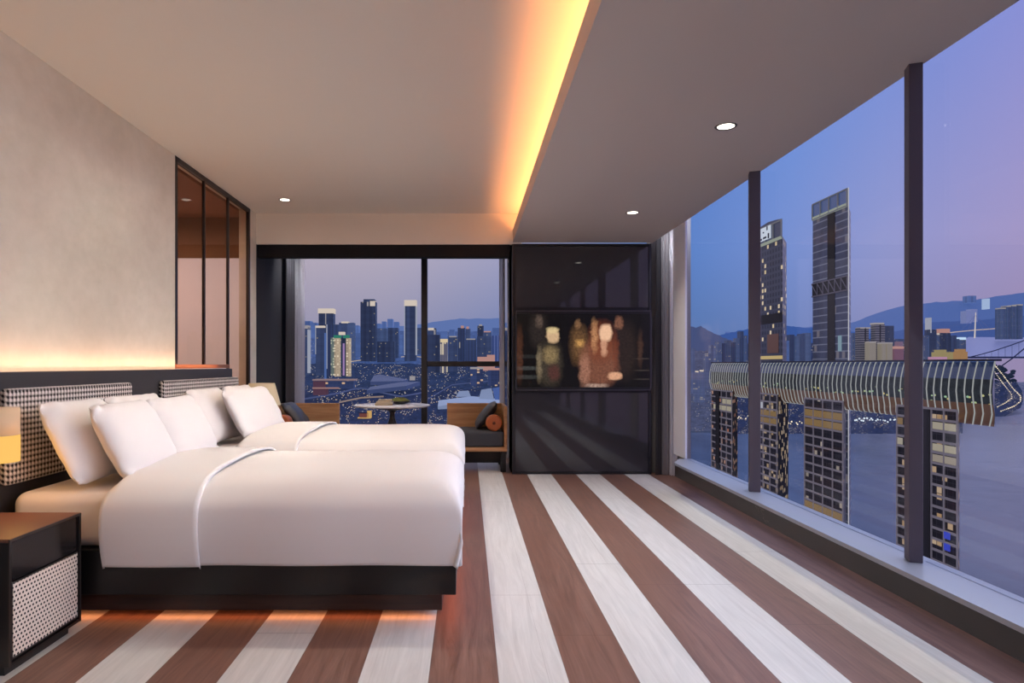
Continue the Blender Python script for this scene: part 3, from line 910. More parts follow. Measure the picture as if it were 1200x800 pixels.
MB().lathe([(.06, .7262), (.13, .745), (.142, .765), (.136, .765), (.12, .75), (.001, .745)], (-.86, 8.46, 0), 32).build('bowl', M('bowl_dark', (36, 36, 40), .4), bw)
rows = []
for i in range(9):
    a = i / 8 * PI / 2
    rows.append([(-.86 + .125 * math.cos(a) * (1 + .08 * math.sin(7 * k + 3 * i)) * math.cos(2 * PI * k / 28), 8.46 + .125 * math.cos(a) * math.sin(2 * PI * k / 28), .752 + (.052 + .008 * math.sin(5 * k + 2 * i)) * math.sin(a)) for k in range(28)])
MB().grid(rows, close=True).build('moss', M('moss_green', (112, 114, 56), .95, bumpy=1.0, bscale=60), bw)

# ================================================================== DOWNLIGHTS
def downlight(x, y, z, label):
    d = thing('downlight', (x, y, z), label, 'ceiling light', 'recessed ceiling downlights')
    MB().lathe([(.047, z - .001), (.060, z - .004), (.062, z - .0005)], (x, y, 0), 28, cap=False).build('trim_ring', M('downlight_ring', (90, 82, 78), .4), d)
    MB().lathe([(.001, z - .002), (.047, z - .002)], (x, y, 0), 28, cap=False).build('lens', emis_mat('downlight_lens', (255, 246, 232), 4.0), d)
downlight(-1.87, 780 / 114.5, ZU, 'round recessed downlight in the raised ceiling left of the cove')
downlight(1.48, 780 / 130.6, ZL, 'round recessed downlight in the lowered ceiling nearest the media cabinet')
downlight(1.48, 780 / 204.5, ZL, 'round recessed downlight in the lowered ceiling nearer the viewer')
dlb = thing('downlight', (-3.3, 7.0, ZU - .03), 'round recessed downlight seen through the bronze glass', 'ceiling light', 'recessed ceiling downlights')
MB().lathe([(.06, ZU - .036), (.075, ZU - .034), (.076, ZU - .0305)], (-3.30, 6.2, 0), 24, cap=False).build('trim_ring', _mc['downlight_ring'], dlb)
MB().lathe([(.001, ZU - .034), (.06, ZU - .034)], (-3.30, 6.2, 0), 24, cap=False).build('lens', _mc['downlight_lens'], dlb)

# ================================================================== LIGHTS
def area(name, loc, rot, sx, sy, power, rgb, spread=PI):
    l = bpy.data.lights.new(name, 'AREA'); l.shape = 'RECTANGLE'; l.size = sx; l.size_y = sy; l.energy = power; l.color = lin(rgb)[:3]; l.spread = spread
    o = bpy.data.objects.new(name, l); COL.objects.link(o); o.location = loc; o.rotation_euler = rot
    return o
def spot(name, loc, power, rgb, ang=100, blend=.8, r=.05, target=None):
    l = bpy.data.lights.new(name, 'SPOT'); l.energy = power; l.color = lin(rgb)[:3]; l.spot_size = math.radians(ang); l.spot_blend = blend; l.shadow_soft_size = r
    o = bpy.data.objects.new(name, l); COL.objects.link(o); o.location = loc
    if target is not None: o.rotation_euler = (Vector(target) - Vector(loc)).to_track_quat('-Z', 'Y').to_euler()
    return o
WARM = (255, 196, 140)
# headboard light slot washing the wall
area('headboard_wash', (XL + .05, 4.1, 1.20), (PI, 0, 0), .03, 4.3, 5, (255, 190, 140))
# cove behind the lip
area('cove_light', (XC + .16, 2.25, ZL + .06), (PI, 0, 0), .10, 10.2, 62, (255, 158, 92))
# under the beds
for (y0, y1) in (B1, B2):
    area('underbed_light', (-1.15, y0 + .10, .042), (0, 0, 0), 2.0, .03, .7, (255, 150, 84))
    area('underbed_light', (-.088, (y0 + y1) / 2, .135), (0, 0, 0), .02, y1 - y0, .42, (255, 112, 60))
# evening daylight from the long window side
sun = bpy.data.lights.new('sky_light', 'SUN'); sun.energy = .5; sun.angle = math.radians(95); sun.color = lin((232, 234, 252))[:3]
so = bpy.data.objects.new('sky_light', sun); COL.objects.link(so)
so.rotation_euler = Vector((-1, -.12, -.33)).to_track_quat('-Z', 'Y').to_euler()
# unseen fill lamp added behind the viewer
area('room_fill_light', (-.6, -1.4, 2.5), (math.radians(40), 0, 0), 3.2, 1.2, 9, (255, 236, 218))
area('window_fill_panel', (1.98, 3.3, 1.45), (0, math.radians(62), 0), 1.9, 5.8, 38, (230, 240, 252), math.radians(125))  # fill panel added inside the glass, standing in for daylight
for wy in (1.0, 2.3, 3.6, 4.9, 6.2):
    spot('wall_fill_beam', (.46, wy, 2.56), 34, (250, 248, 240), 62, .3, .03, (-2.36, wy, 1.02))  # unseen spots added to light the left wall up to a soft edge
area('ledge_fill_light', (1.98, 1.8, .196), (0, 0, 0), .16, 8.6, 5, (236, 240, 255))  # unseen cool strip added to brighten the floor under the ledge
# downlights, plus beams added where no fixture is built
for (x, y, z, p) in ((-1.87, 6.81, ZU, 30), (1.48, 5.97, ZL, 50), (1.48, 3.81, ZL, 46), (1.48, 1.6, ZL, 36), (-.75, 3.95, ZU, 66), (-.75, 5.6, ZU, 62), (-1.87, 4.4, ZU, 4), (-1.5, 2.0, ZU, 4)):
    spot('downlight_fill_beam', (x, y, z - .02), p, (255, 243, 225), 120, 1.0, .06, (x, y, 0))
spot('curtain_fill_beam', (2.12, 6.95, 2.97), 26, (244, 246, 255), 150, 1.0, .02, (2.2, 7.3, 1.3))  # unseen spot added to brighten the corner curtains
spot('bay_fill_beam', (-.94, 8.1, 2.85), 60, (255, 244, 232), 110, 1.0, .03, (-.94, 8.2, .7))  # unseen spot added to brighten the round table and chairs
spot('bay_side_fill_beam', (-2.0, 8.3, 2.85), 40, (246, 246, 255), 120, 1.0, .02, (-2.28, 8.9, 1.4))  # unseen spot added to brighten the left sheer and drape
# bath space
area('bath_light', (-3.4, 6.2, 2.8), (0, 0, 0), .8, .8, 30, (255, 238, 226))
# lamps
pl = bpy.data.lights.new('sconce_glow', 'POINT'); pl.energy = 1.3; pl.color = lin((255, 180, 95))[:3]; pl.shadow_soft_size = .05
po = bpy.data.objects.new('sconce_glow', pl); COL.objects.link(po); po.location = (sx + .10, sy - .02, .77)

#CITY#
# ================================================================== THE CITY OUTSIDE (dusk airlight painted as emission)
def interp(tab, x):
    tab = sorted(tab)
    if x <= tab[0][0]: return tab[0][1]
    for (a, va), (b, vb) in zip(tab, tab[1:]):
        if x <= b: return va + (vb - va) * (x - a) / (b - a)
    return tab[-1][1]
BACK = [(530, 640), (505, 850), (490, 1000), (470, 1250), (455, 1450), (440, 1750), (425, 2200), (415, 2700), (400, 3600), (388, 5000)]
RIGHT = [(509, 1720), (495, 1900), (480, 2150), (460, 2500), (440, 3000), (425, 3500), (410, 4500), (395, 6500)]

def terrain(name, rows, mat, label, rough=0.0, n=40, seed=1, uvs=None):
    """rows: list of (py, depth, px0, px1); a sloping sheet of ground"""
    rnd = random.Random(seed)
    P, U = [], []
    for i, (py, d, a, b) in enumerate(rows):
        r, u = [], []
        for k in range(n + 1):
            px = a + (b - a) * k / n
            j = rough * (rnd.random() - .5) if i > 0 else 0
            r.append(at(px, py + j, d)); u.append((px / 100.0, py / 100.0))
        P.append(r); U.append(u)
    o = MB().grid(P, smooth=True, uv=U).build(name, mat, recalc=False, weld=False)
    return struct(o, label)

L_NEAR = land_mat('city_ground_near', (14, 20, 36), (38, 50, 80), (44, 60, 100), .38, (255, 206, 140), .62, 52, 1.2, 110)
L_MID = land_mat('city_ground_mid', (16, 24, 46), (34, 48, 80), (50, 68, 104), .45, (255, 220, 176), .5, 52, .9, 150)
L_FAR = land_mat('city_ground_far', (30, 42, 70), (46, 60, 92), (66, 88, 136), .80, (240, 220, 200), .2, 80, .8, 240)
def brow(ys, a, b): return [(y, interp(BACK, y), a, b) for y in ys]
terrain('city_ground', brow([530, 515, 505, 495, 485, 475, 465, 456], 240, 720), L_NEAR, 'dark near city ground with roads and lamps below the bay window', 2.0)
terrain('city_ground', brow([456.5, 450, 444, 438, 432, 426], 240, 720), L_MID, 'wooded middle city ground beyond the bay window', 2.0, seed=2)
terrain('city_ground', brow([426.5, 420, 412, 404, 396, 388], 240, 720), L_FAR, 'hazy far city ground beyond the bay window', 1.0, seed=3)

def ridge(name, pts, d, ybase, mat, label, drop=.85, seed=1, rough=.6):
    rnd = random.Random(seed); n = 90
    x0, x1 = pts[0][0], pts[-1][0]
    rows = []
    for i in range(6):
        f = i / 5; r = []
        rs = random.Random(seed)
        for k in range(n + 1):
            px = x0 + (x1 - x0) * k / n
            yt = interp(pts, px) + rs.uniform(-rough, rough)
            y = ybase + (yt - ybase) * f
            r.append(at(px, y, d * (drop + (1 - drop) * f)))
        rows.append(r)
    rows.append([at(x0 + (x1 - x0) * k / n, ybase, d * 1.15) for k in range(n + 1)])
    return struct(MB().grid(rows).build(name, mat, recalc=False, weld=False), label)
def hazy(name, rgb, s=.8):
    return M(name, [q * .6 for q in rgb], .95, spec=0.0, emis=rgb, estr=s)  # haze painted as emission on the surface
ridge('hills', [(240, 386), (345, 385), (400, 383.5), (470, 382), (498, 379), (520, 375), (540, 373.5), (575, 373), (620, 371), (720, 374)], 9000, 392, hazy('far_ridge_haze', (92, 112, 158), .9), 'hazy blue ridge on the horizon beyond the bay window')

# ---- towers seen through the bay window
def tower(name, px0, px1, yt, yb, d, mat, label, cat='building', t=.016, parts=(), base=True):
    a, b = at(px0, yb, d), at(px1, yt, d)
    dep = d * t
    root = thing(name, ((a.x + b.x) / 2, d + dep / 2, a.z - 26), label, cat)
    MB().box((a.x, d, a.z - 26), (b.x, d + dep, b.z)).build('facade', mat, root)
    for p in parts:
        nm, q0, q1, w0, w1, m = p
        c, e = at(q0, w1, d), at(q1, w0, d)
        MB().box((c.x, d - 1.2, c.z), (e.x, d + dep * .98, e.z)).build(nm, m, root)
    return root
FB = dict(
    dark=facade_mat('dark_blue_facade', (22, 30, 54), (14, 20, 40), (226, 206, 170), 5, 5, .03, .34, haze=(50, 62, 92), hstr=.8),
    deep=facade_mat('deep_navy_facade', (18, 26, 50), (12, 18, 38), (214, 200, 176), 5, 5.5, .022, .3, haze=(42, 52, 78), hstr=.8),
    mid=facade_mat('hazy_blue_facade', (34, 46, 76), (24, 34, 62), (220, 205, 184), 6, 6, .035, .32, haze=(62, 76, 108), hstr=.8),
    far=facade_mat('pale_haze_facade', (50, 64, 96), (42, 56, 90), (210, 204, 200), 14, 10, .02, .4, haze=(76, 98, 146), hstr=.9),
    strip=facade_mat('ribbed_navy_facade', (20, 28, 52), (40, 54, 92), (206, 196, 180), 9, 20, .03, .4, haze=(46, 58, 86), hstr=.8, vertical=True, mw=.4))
WHT = emis_mat('white_crown_light', (226, 208, 190), .85)
WHD = emis_mat('dim_crown_light', (168, 160, 160), .8)
EDG = emis_mat('edge_line_light', (170, 172, 186), .8)
CRM = emis_mat('cream_lit_wall', (228, 204, 164), .85)
BLU = emis_mat('blue_lit_wall', (84, 110, 168), .8)
PNK = emis_mat('pink_lit_sign', (176, 140, 190), .75)
GRN = emis_mat('green_lit_crown', (60, 140, 118), .7)
SAL = emis_mat('salmon_lit_roof', (196, 146, 136), .8)
PODM = facade_mat('podium_facade', (44, 48, 70), (30, 36, 60), (255, 200, 150), 8, 6, .14, .6, haze=(48, 62, 100), hstr=.7)

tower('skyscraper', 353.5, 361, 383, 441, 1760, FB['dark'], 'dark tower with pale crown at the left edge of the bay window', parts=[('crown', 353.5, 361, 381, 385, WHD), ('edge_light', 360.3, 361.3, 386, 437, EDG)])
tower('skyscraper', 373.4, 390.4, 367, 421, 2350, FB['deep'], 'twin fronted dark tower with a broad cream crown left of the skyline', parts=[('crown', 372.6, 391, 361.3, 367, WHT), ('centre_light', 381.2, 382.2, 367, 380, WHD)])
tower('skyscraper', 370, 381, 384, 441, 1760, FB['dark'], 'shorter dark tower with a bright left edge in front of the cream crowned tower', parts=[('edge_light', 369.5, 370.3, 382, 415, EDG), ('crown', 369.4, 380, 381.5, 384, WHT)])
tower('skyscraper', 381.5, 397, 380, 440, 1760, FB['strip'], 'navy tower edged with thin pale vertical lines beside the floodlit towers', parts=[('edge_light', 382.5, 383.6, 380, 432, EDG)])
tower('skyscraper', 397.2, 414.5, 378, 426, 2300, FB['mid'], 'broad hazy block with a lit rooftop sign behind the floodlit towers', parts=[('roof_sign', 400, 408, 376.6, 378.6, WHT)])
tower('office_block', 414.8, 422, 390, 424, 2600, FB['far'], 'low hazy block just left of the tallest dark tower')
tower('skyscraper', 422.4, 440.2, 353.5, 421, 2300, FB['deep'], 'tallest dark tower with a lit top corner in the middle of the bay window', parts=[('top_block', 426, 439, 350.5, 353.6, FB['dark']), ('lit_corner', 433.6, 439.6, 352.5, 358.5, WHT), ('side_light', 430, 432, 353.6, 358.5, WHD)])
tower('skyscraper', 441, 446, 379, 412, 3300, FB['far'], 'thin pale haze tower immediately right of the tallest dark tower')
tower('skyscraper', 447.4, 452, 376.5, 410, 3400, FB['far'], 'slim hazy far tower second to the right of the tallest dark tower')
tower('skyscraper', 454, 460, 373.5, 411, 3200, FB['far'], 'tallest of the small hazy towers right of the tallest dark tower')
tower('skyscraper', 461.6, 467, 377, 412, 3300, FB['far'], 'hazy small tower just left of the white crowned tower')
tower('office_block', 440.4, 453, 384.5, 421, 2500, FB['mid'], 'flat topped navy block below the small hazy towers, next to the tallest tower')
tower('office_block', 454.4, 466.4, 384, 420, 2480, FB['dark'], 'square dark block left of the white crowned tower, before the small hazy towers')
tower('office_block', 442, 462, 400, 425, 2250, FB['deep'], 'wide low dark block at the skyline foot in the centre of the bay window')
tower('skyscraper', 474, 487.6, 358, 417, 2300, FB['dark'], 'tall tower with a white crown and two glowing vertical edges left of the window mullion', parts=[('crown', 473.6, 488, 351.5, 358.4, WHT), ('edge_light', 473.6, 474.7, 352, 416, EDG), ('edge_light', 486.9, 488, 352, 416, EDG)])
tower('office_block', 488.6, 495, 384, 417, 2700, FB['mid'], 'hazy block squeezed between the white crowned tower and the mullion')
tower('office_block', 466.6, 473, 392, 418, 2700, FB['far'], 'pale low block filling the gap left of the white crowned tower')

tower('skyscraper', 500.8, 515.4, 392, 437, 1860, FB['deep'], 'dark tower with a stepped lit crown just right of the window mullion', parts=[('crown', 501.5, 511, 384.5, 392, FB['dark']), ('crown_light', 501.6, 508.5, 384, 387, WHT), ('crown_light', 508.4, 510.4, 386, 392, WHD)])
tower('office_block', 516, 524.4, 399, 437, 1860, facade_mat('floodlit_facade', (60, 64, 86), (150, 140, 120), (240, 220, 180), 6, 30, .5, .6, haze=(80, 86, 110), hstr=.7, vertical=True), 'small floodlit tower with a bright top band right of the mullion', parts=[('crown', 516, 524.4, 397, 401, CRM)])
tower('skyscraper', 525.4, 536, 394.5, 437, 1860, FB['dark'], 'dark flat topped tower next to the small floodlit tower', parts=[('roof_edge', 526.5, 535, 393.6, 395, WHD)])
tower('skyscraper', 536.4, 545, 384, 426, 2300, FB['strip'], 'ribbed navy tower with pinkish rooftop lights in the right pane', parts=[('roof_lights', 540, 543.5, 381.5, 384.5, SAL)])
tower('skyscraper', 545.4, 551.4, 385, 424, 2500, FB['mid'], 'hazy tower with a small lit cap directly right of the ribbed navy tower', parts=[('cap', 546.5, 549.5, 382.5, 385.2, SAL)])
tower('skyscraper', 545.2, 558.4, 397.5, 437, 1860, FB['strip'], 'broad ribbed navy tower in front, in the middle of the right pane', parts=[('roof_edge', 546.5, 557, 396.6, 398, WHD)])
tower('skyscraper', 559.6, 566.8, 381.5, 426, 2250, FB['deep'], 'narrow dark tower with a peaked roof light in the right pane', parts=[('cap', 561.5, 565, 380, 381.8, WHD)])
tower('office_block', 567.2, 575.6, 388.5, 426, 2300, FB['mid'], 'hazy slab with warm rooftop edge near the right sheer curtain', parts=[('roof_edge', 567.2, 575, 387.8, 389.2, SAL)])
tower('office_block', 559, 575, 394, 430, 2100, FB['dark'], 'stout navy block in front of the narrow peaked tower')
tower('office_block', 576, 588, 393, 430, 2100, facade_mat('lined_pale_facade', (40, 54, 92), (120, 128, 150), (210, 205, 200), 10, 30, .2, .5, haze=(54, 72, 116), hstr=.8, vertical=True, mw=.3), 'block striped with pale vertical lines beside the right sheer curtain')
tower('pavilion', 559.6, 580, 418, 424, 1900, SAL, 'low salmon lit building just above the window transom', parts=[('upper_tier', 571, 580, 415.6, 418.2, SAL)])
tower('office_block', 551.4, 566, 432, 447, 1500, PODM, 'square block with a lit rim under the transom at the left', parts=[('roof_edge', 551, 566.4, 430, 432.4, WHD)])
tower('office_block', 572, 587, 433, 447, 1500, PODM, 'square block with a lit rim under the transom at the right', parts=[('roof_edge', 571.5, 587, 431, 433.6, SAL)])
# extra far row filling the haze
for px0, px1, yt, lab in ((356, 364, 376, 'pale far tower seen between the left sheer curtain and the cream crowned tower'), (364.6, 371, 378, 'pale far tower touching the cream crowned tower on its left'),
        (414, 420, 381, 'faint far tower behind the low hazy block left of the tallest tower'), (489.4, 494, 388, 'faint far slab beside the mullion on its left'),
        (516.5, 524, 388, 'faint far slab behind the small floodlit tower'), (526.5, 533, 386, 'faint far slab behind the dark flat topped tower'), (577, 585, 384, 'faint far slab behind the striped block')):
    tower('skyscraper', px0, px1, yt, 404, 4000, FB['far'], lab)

# the floodlit fan of towers and its podium
ft = thing('floodlit_towers', at(398, 442, 1500), 'cluster of three cream floodlit towers with green crowns and a pink sign', 'building')
def fslab(nm, q0, q1, w0, w1, m, dd=0, tt=14):
    a, b = at(q0, w1, 1500), at(q1, w0, 1500)
    MB().box((a.x, 1500 + dd, a.z), (b.x, 1500 + dd + tt, b.z)).build(nm, m, ft)
FLIT = facade_mat('cream_floodlit_facade', (150, 136, 112), (90, 84, 84), (236, 214, 176), 7, 6, .45, .8, haze=(200, 178, 142), hstr=.62, mw=.5, mh=.5)  # floodlighting on the shafts painted as emission through the haze colour
fslab('tower_shaft', 391.6, 398, 396, 441, FLIT); fslab('tower_shaft', 399, 405, 395, 441, FB['deep'], 10); fslab('tower_shaft', 405.4, 410.4, 396, 441, FLIT)
fslab('tower_shaft', 385.4, 390.4, 395, 440, facade_mat('grey_floodlit_facade', (80, 92, 84), (60, 70, 70), (210, 214, 180), 7, 6, .4, .6, haze=(110, 122, 116), hstr=.6), 20)
fslab('green_crown', 391, 399, 392.6, 396, GRN); fslab('green_crown', 402, 408.5, 392.4, 396, GRN); fslab('roof_light', 396.4, 403, 388.6, 392, WHT, 4)
fslab('pink_sign', 400.9, 402.9, 402, 440, PNK, 8, 2)
tower('light_mast', 380, 381.8, 390, 441, 1520, BLU, 'slim blue lit column standing left of the floodlit towers', t=.005)
pd = thing('podium_building', at(385, 463, 1250), 'low podium building outlined in warm light in front of the floodlit towers', 'building')
def pslab(nm, q0, q1, w0, w1, m, dd=0, tt=30):
    a, b = at(q0, w1, 1250), at(q1, w0, 1250)
    MB().box((a.x, 1250 + dd, a.z), (b.x, 1250 + dd + tt, b.z)).build(nm, m, pd)
pslab('hall', 368, 414, 446, 455, PODM, 4); pslab('roof_slab', 366, 415, 444.2, 446, M('podium_roof', (120, 104, 104), .7, emis=(150, 122, 112), estr=.6), 0, 40)
pslab('lit_frame', 366.5, 381, 446.5, 463, M('podium_frame_red', (80, 54, 66), .7, emis=(84, 54, 66), estr=.6), 2); pslab('roof_slab', 366, 397, 453.8, 455.4, M('podium_rim', (160, 120, 110), .7, emis=(168, 128, 112), estr=.6), 0, 20)

# low curved roofs, the convention hall and a lit pavilion
def poly_roof(name, pts, d, th, mat, label, cat='building', extra=()):
    r = thing(name, at(pts[0][0], pts[0][1], d), label, cat)
    m = MB()
    vs = [at(x, y, d + dz) for x, y, dz in pts]
    t = [m.bm.verts.new(v) for v in vs]; b_ = [m.bm.verts.new(v - Vector((0, 0, th))) for v in vs]
    m.bm.faces.new(t); m.bm.faces.new(b_[::-1])
    for i in range(len(vs)): m.bm.faces.new((t[i], b_[i], b_[(i + 1) % len(vs)], t[(i + 1) % len(vs)]))
    m.build('roof', mat, r)
    for nm, q, dd, mm in extra:
        mm_ = MB(); mm_.quad([at(x, y, d + dd + k) for x, y, k in q]); mm_.build(nm, mm, r)
    return r
ROOFB = M('blue_metal_roof', (60, 74, 106), .5, emis=(54, 66, 98), estr=.7)
poly_roof('exhibition_hall', [(434, 447, 0), (472, 446.2, 0), (478, 444.5, 40), (444, 438.5, 120), (438, 440, 120)], 1500, 8, ROOFB, 'long low hall with a blue sloping roof in the middle of the city ground',
    extra=[('lit_wall', [(480, 440.5, 0), (486.5, 440.5, 0), (486.5, 445.5, 0), (480, 445.5, 0)], -4, WHD)])
poly_roof('exhibition_hall', [(430, 457, 0), (476, 452, 0), (492, 447, 60), (470, 447.6, 60), (434, 453, 40)], 1350, 8, ROOFB, 'lower curved blue roofed hall in front of the long one')
ICE = M('pale_glass_roof', (140, 154, 172), .4, emis=(118, 130, 150), estr=.7)
ICED = M('shaded_glass_roof', (70, 92, 136), .4, emis=(62, 84, 132), estr=.8)  # darker copy of the pale roof, shade put into the colour
cv = poly_roof('convention_centre', [(513, 476, 0), (540, 477.5, -10), (592, 475, -10), (592, 468, 60), (553, 464, 60), (514, 469, 20)], 1150, 10, ICE, 'large convention centre with pale faceted roofs behind the right lounge chair',
    extra=[('roof_peak', [(534, 465, 0), (552, 464.5, 0), (549, 457.5, 0), (538, 458, 0)], 30, ICE), ('roof_peak', [(561, 467, 0), (579, 468, 0), (576, 454.6, 0), (564, 456.5, 0)], 20, ICE),
           ('roof_peak', [(580, 468, 0), (592, 468.5, 0), (592, 452, 0), (577, 454.8, 0)], 24, ICED), ('lit_wall', [(514, 484, 0), (526, 481, 0), (526, 474, 0), (513, 476, 0)], -14, ICE),
           ('lower_wall', [(500, 489, 0), (592, 494, 0), (592, 482, 0), (526, 481, 0)], -30, ICED), ('lit_band', [(501, 487.4, 0), (526, 488.6, 0), (526, 486.6, 0), (501, 485.8, 0)], -36, WHT)])
pv = thing('lit_pavilion', at(427, 494, 1000), 'small amber lit pavilion low in the city below the round table', 'building')
AMB = emis_mat('amber_lit_wall', (226, 178, 110), .75)
for q0, q1, w0, w1, m_, nm in ((419, 433, 489, 493, AMB, 'lower_tier'), (421, 432, 484, 489, M('pavilion_wall', (110, 66, 56), .7, emis=(120, 66, 52), estr=.6), 'wall'), (430, 434.5, 481.5, 491, AMB, 'lit_corner'), (420.5, 431, 482.6, 484.4, M('pavilion_roof', (70, 74, 100), .7), 'roof')):
    a, b = at(q0, w1, 1000), at(q1, w0, 1000)
    MB().box((a.x, 1000, a.z), (b.x, 1010, b.z)).build(nm, m_, pv)
# lit roads
def road(pts, width, mat, label, table=BACK, up=3):
    m = MB()
    P = [at(x, y, interp(table, y)) + Vector((0, -6, up)) for x, y in pts]
    rows = [[p + Vector((0, 0, width * .5)) for p in P], [p - Vector((0, 0, width * .5)) for p in P]]
    o = m.grid(rows).build('road', mat, recalc=False)
    return struct(o, label)
RD = M('road_lit', (70, 76, 100), .8, emis=(74, 84, 120), estr=.7)
road([(352, 470), (375, 466), (398, 462), (412, 458), (424, 456), (440, 460), (470, 466), (498, 461)], 3.0, RD, 'pale curving road in the near city')
road([(398, 473), (412, 470), (424, 467.5), (450, 466)], 3.0, M('road_warm', (150, 130, 110), .8, emis=(150, 128, 104), estr=.6), 'warm lit road in the near city')
road([(412, 424.5), (426, 422.5), (440, 420.5)], 2.5, M('road_lights', (200, 180, 150), .8, emis=(214, 190, 150), estr=.6), 'line of road lights at the foot of the skyline')
road([(470, 419), (484, 418), (496, 419.5)], 2.5, _mc['road_lights'], 'line of lights under the white crowned tower')
road([(500, 470), (530, 452), (560, 449), (592, 446)], 2.0, RD, 'road passing behind the convention centre')

# ================================================================== RIGHT HAND VIEW
def river_mat():
    t = NT('river_water')
    x, y, z, g = t.pos()
    v = t.comb(t.math('MULTIPLY', x, .012), t.math('MULTIPLY', y, .02), 0.0)
    n = t.noise(v, 1.0, 6, .6)
    big = t.noise(t.comb(t.math('MULTIPLY', x, .0035), t.math('MULTIPLY', y, .0016), 1.0), 1.0, 4, .6)
    cr = t.math('ABSOLUTE', t.math('SUBTRACT', t.noise(t.comb(t.math('MULTIPLY', x, .006), t.math('MULTIPLY', y, .004), 2.0), 1.0, 5, .6), .5))
    line = t.math('SUBTRACT', 1.0, t.maprange(cr, .0, .02))
    col = t.mix(t.maprange(big, .35, .65), lin((42, 50, 72)), lin((66, 75, 98)))
    col = t.mix(t.math('MULTIPLY', line, .35), col, lin((30, 40, 66)))
    em = t.mix(1.0, col, (.46, .46, .48, 1), 'MULTIPLY')  # self-glow put into the water from its own colour
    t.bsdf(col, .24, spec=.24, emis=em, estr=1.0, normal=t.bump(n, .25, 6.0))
    return t.m
WZ = -178.0
rv = MB()
az0, az1 = .30, 1.6
rows = []
for d in (150, 400, 800, 1400, 2200, 3200, 4600, 7000):
    rows.append([(d * (az0 + (az1 - az0) * k / 12), d, WZ) for k in range(13)])
o = rv.grid(rows).build('river', river_mat(), recalc=False); struct(o, 'wide dark blue river below the towers')

# land: far bank under the glass bridge, left slope, peninsula
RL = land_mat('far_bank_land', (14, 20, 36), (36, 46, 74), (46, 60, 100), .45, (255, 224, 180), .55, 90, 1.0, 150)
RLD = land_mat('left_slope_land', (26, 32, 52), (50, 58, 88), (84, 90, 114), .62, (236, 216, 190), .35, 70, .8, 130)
def rrow(ys, a, b, tab=RIGHT): return [(y, interp(tab, y), a, b) for y in ys]
terrain('far_bank', rrow([508, 503, 497, 490, 480, 465, 450, 435, 422, 412, 402], 838, 1128), RL, 'far river bank with lamps and trees under the glass bridge', 1.0, n=80, seed=5)
terrain('far_bank', rrow([505, 497, 488, 478, 466, 452, 438, 424, 410, 398], 770, 840), RLD, 'misty hillside quarter at the left end of the long window', 2.0, n=30, seed=6)
PEN = M('peninsula_trees', (22, 32, 46), .95, emis=(26, 38, 58), estr=.6)
terrain('peninsula', [(493, 2250, 1090, 1168), (486, 2340, 1090, 1180), (478, 2500, 1090, 1196), (468, 2650, 1090, 1199.5), (458, 2750, 1090, 1198), (447, 2850, 1090, 1191)], RL, 'dark peninsula jutting into the river beyond the glass bridge', .6, n=40, seed=7)
# trees of the peninsula
rnd = random.Random(4)
m = MB()
def blob(m, c, r, rnd):
    t = bmesh.new(); bmesh.ops.create_icosphere(t, subdivisions=2, radius=1.0)
    for v in t.verts: v.co = Vector((v.co.x * r * 1.2, v.co.y * r, v.co.z * r * .9)) * (1 + rnd.uniform(-.16, .16))
    m.join(t, Matrix.Translation(c))
for k in range(150):
    f = k / 149; px = 1094 + 94 * rnd.random()
    top = interp([(1090, 424), (1150, 426), (1168, 428), (1190, 435), (1194, 444)], px)
    y = rnd.uniform(top, 452); d = 2880 + (452 - y) * 9
    blob(m, at(px, y, d), rnd.uniform(7, 13), rnd)
tag(m.build('tree_grove', PEN, weld=False), 'dark mass of trees covering the peninsula beyond the glass bridge', 'trees', kind='stuff')
# riverside road lights round the point
def lamps(pts, n, d, r, mat, label, jit=0.0, name='street_lights', dt=None):
    m = MB(); rnd = random.Random(len(pts) * 31 + n)
    L = [0]
    for (a, b), (c, e) in zip(pts, pts[1:]): L.append(L[-1] + math.hypot(c - a, e - b))
    for k in range(n):
        s = L[-1] * (k + .5) / n
        for i in range(len(pts) - 1):
            if L[i + 1] >= s: break
        f = (s - L[i]) / max(1e-6, L[i + 1] - L[i])
        x = pts[i][0] + (pts[i + 1][0] - pts[i][0]) * f + rnd.uniform(-jit, jit); y = pts[i][1] + (pts[i + 1][1] - pts[i][1]) * f + rnd.uniform(-jit, jit)
        t = bmesh.new(); bmesh.ops.create_icosphere(t, subdivisions=1, radius=r * rnd.uniform(.7, 1.2))
        m.join(t, Matrix.Translation(at(x, y, dt(y) if dt else d)))
    return tag(m.build(name, mat, weld=False), label, 'lights', kind='stuff')
LMP = emis_mat('street_lamp_glow', (255, 236, 200), 1.1)
LMPC = emis_mat('cool_lamp_glow', (220, 232, 240), 1.0)
lamps([(1150, 421), (1160, 426), (1166, 436), (1176, 450), (1185, 461), (1186, 466), (1178, 472), (1168, 477)], 34, 2230, 1.9, LMP, 'string of lamps along the inner road of the peninsula')
lamps([(1156, 420), (1166, 428), (1176, 440), (1187, 455), (1196, 464), (1196, 470), (1188, 476), (1172, 482)], 40, 2230, 2.2, LMP, 'string of lamps along the outer road of the peninsula')
lamps([(1002, 492), (1020, 491), (1040, 493), (1050, 490)], 22, 1650, 2.2, LMPC, 'pale lamps along the far river bank', 1.5)
lamps([(862, 488), (876, 489), (920, 494), (943, 496)], 26, 1650, 2.0, LMP, 'warm lamps along the far river bank between the towers', 2.0)
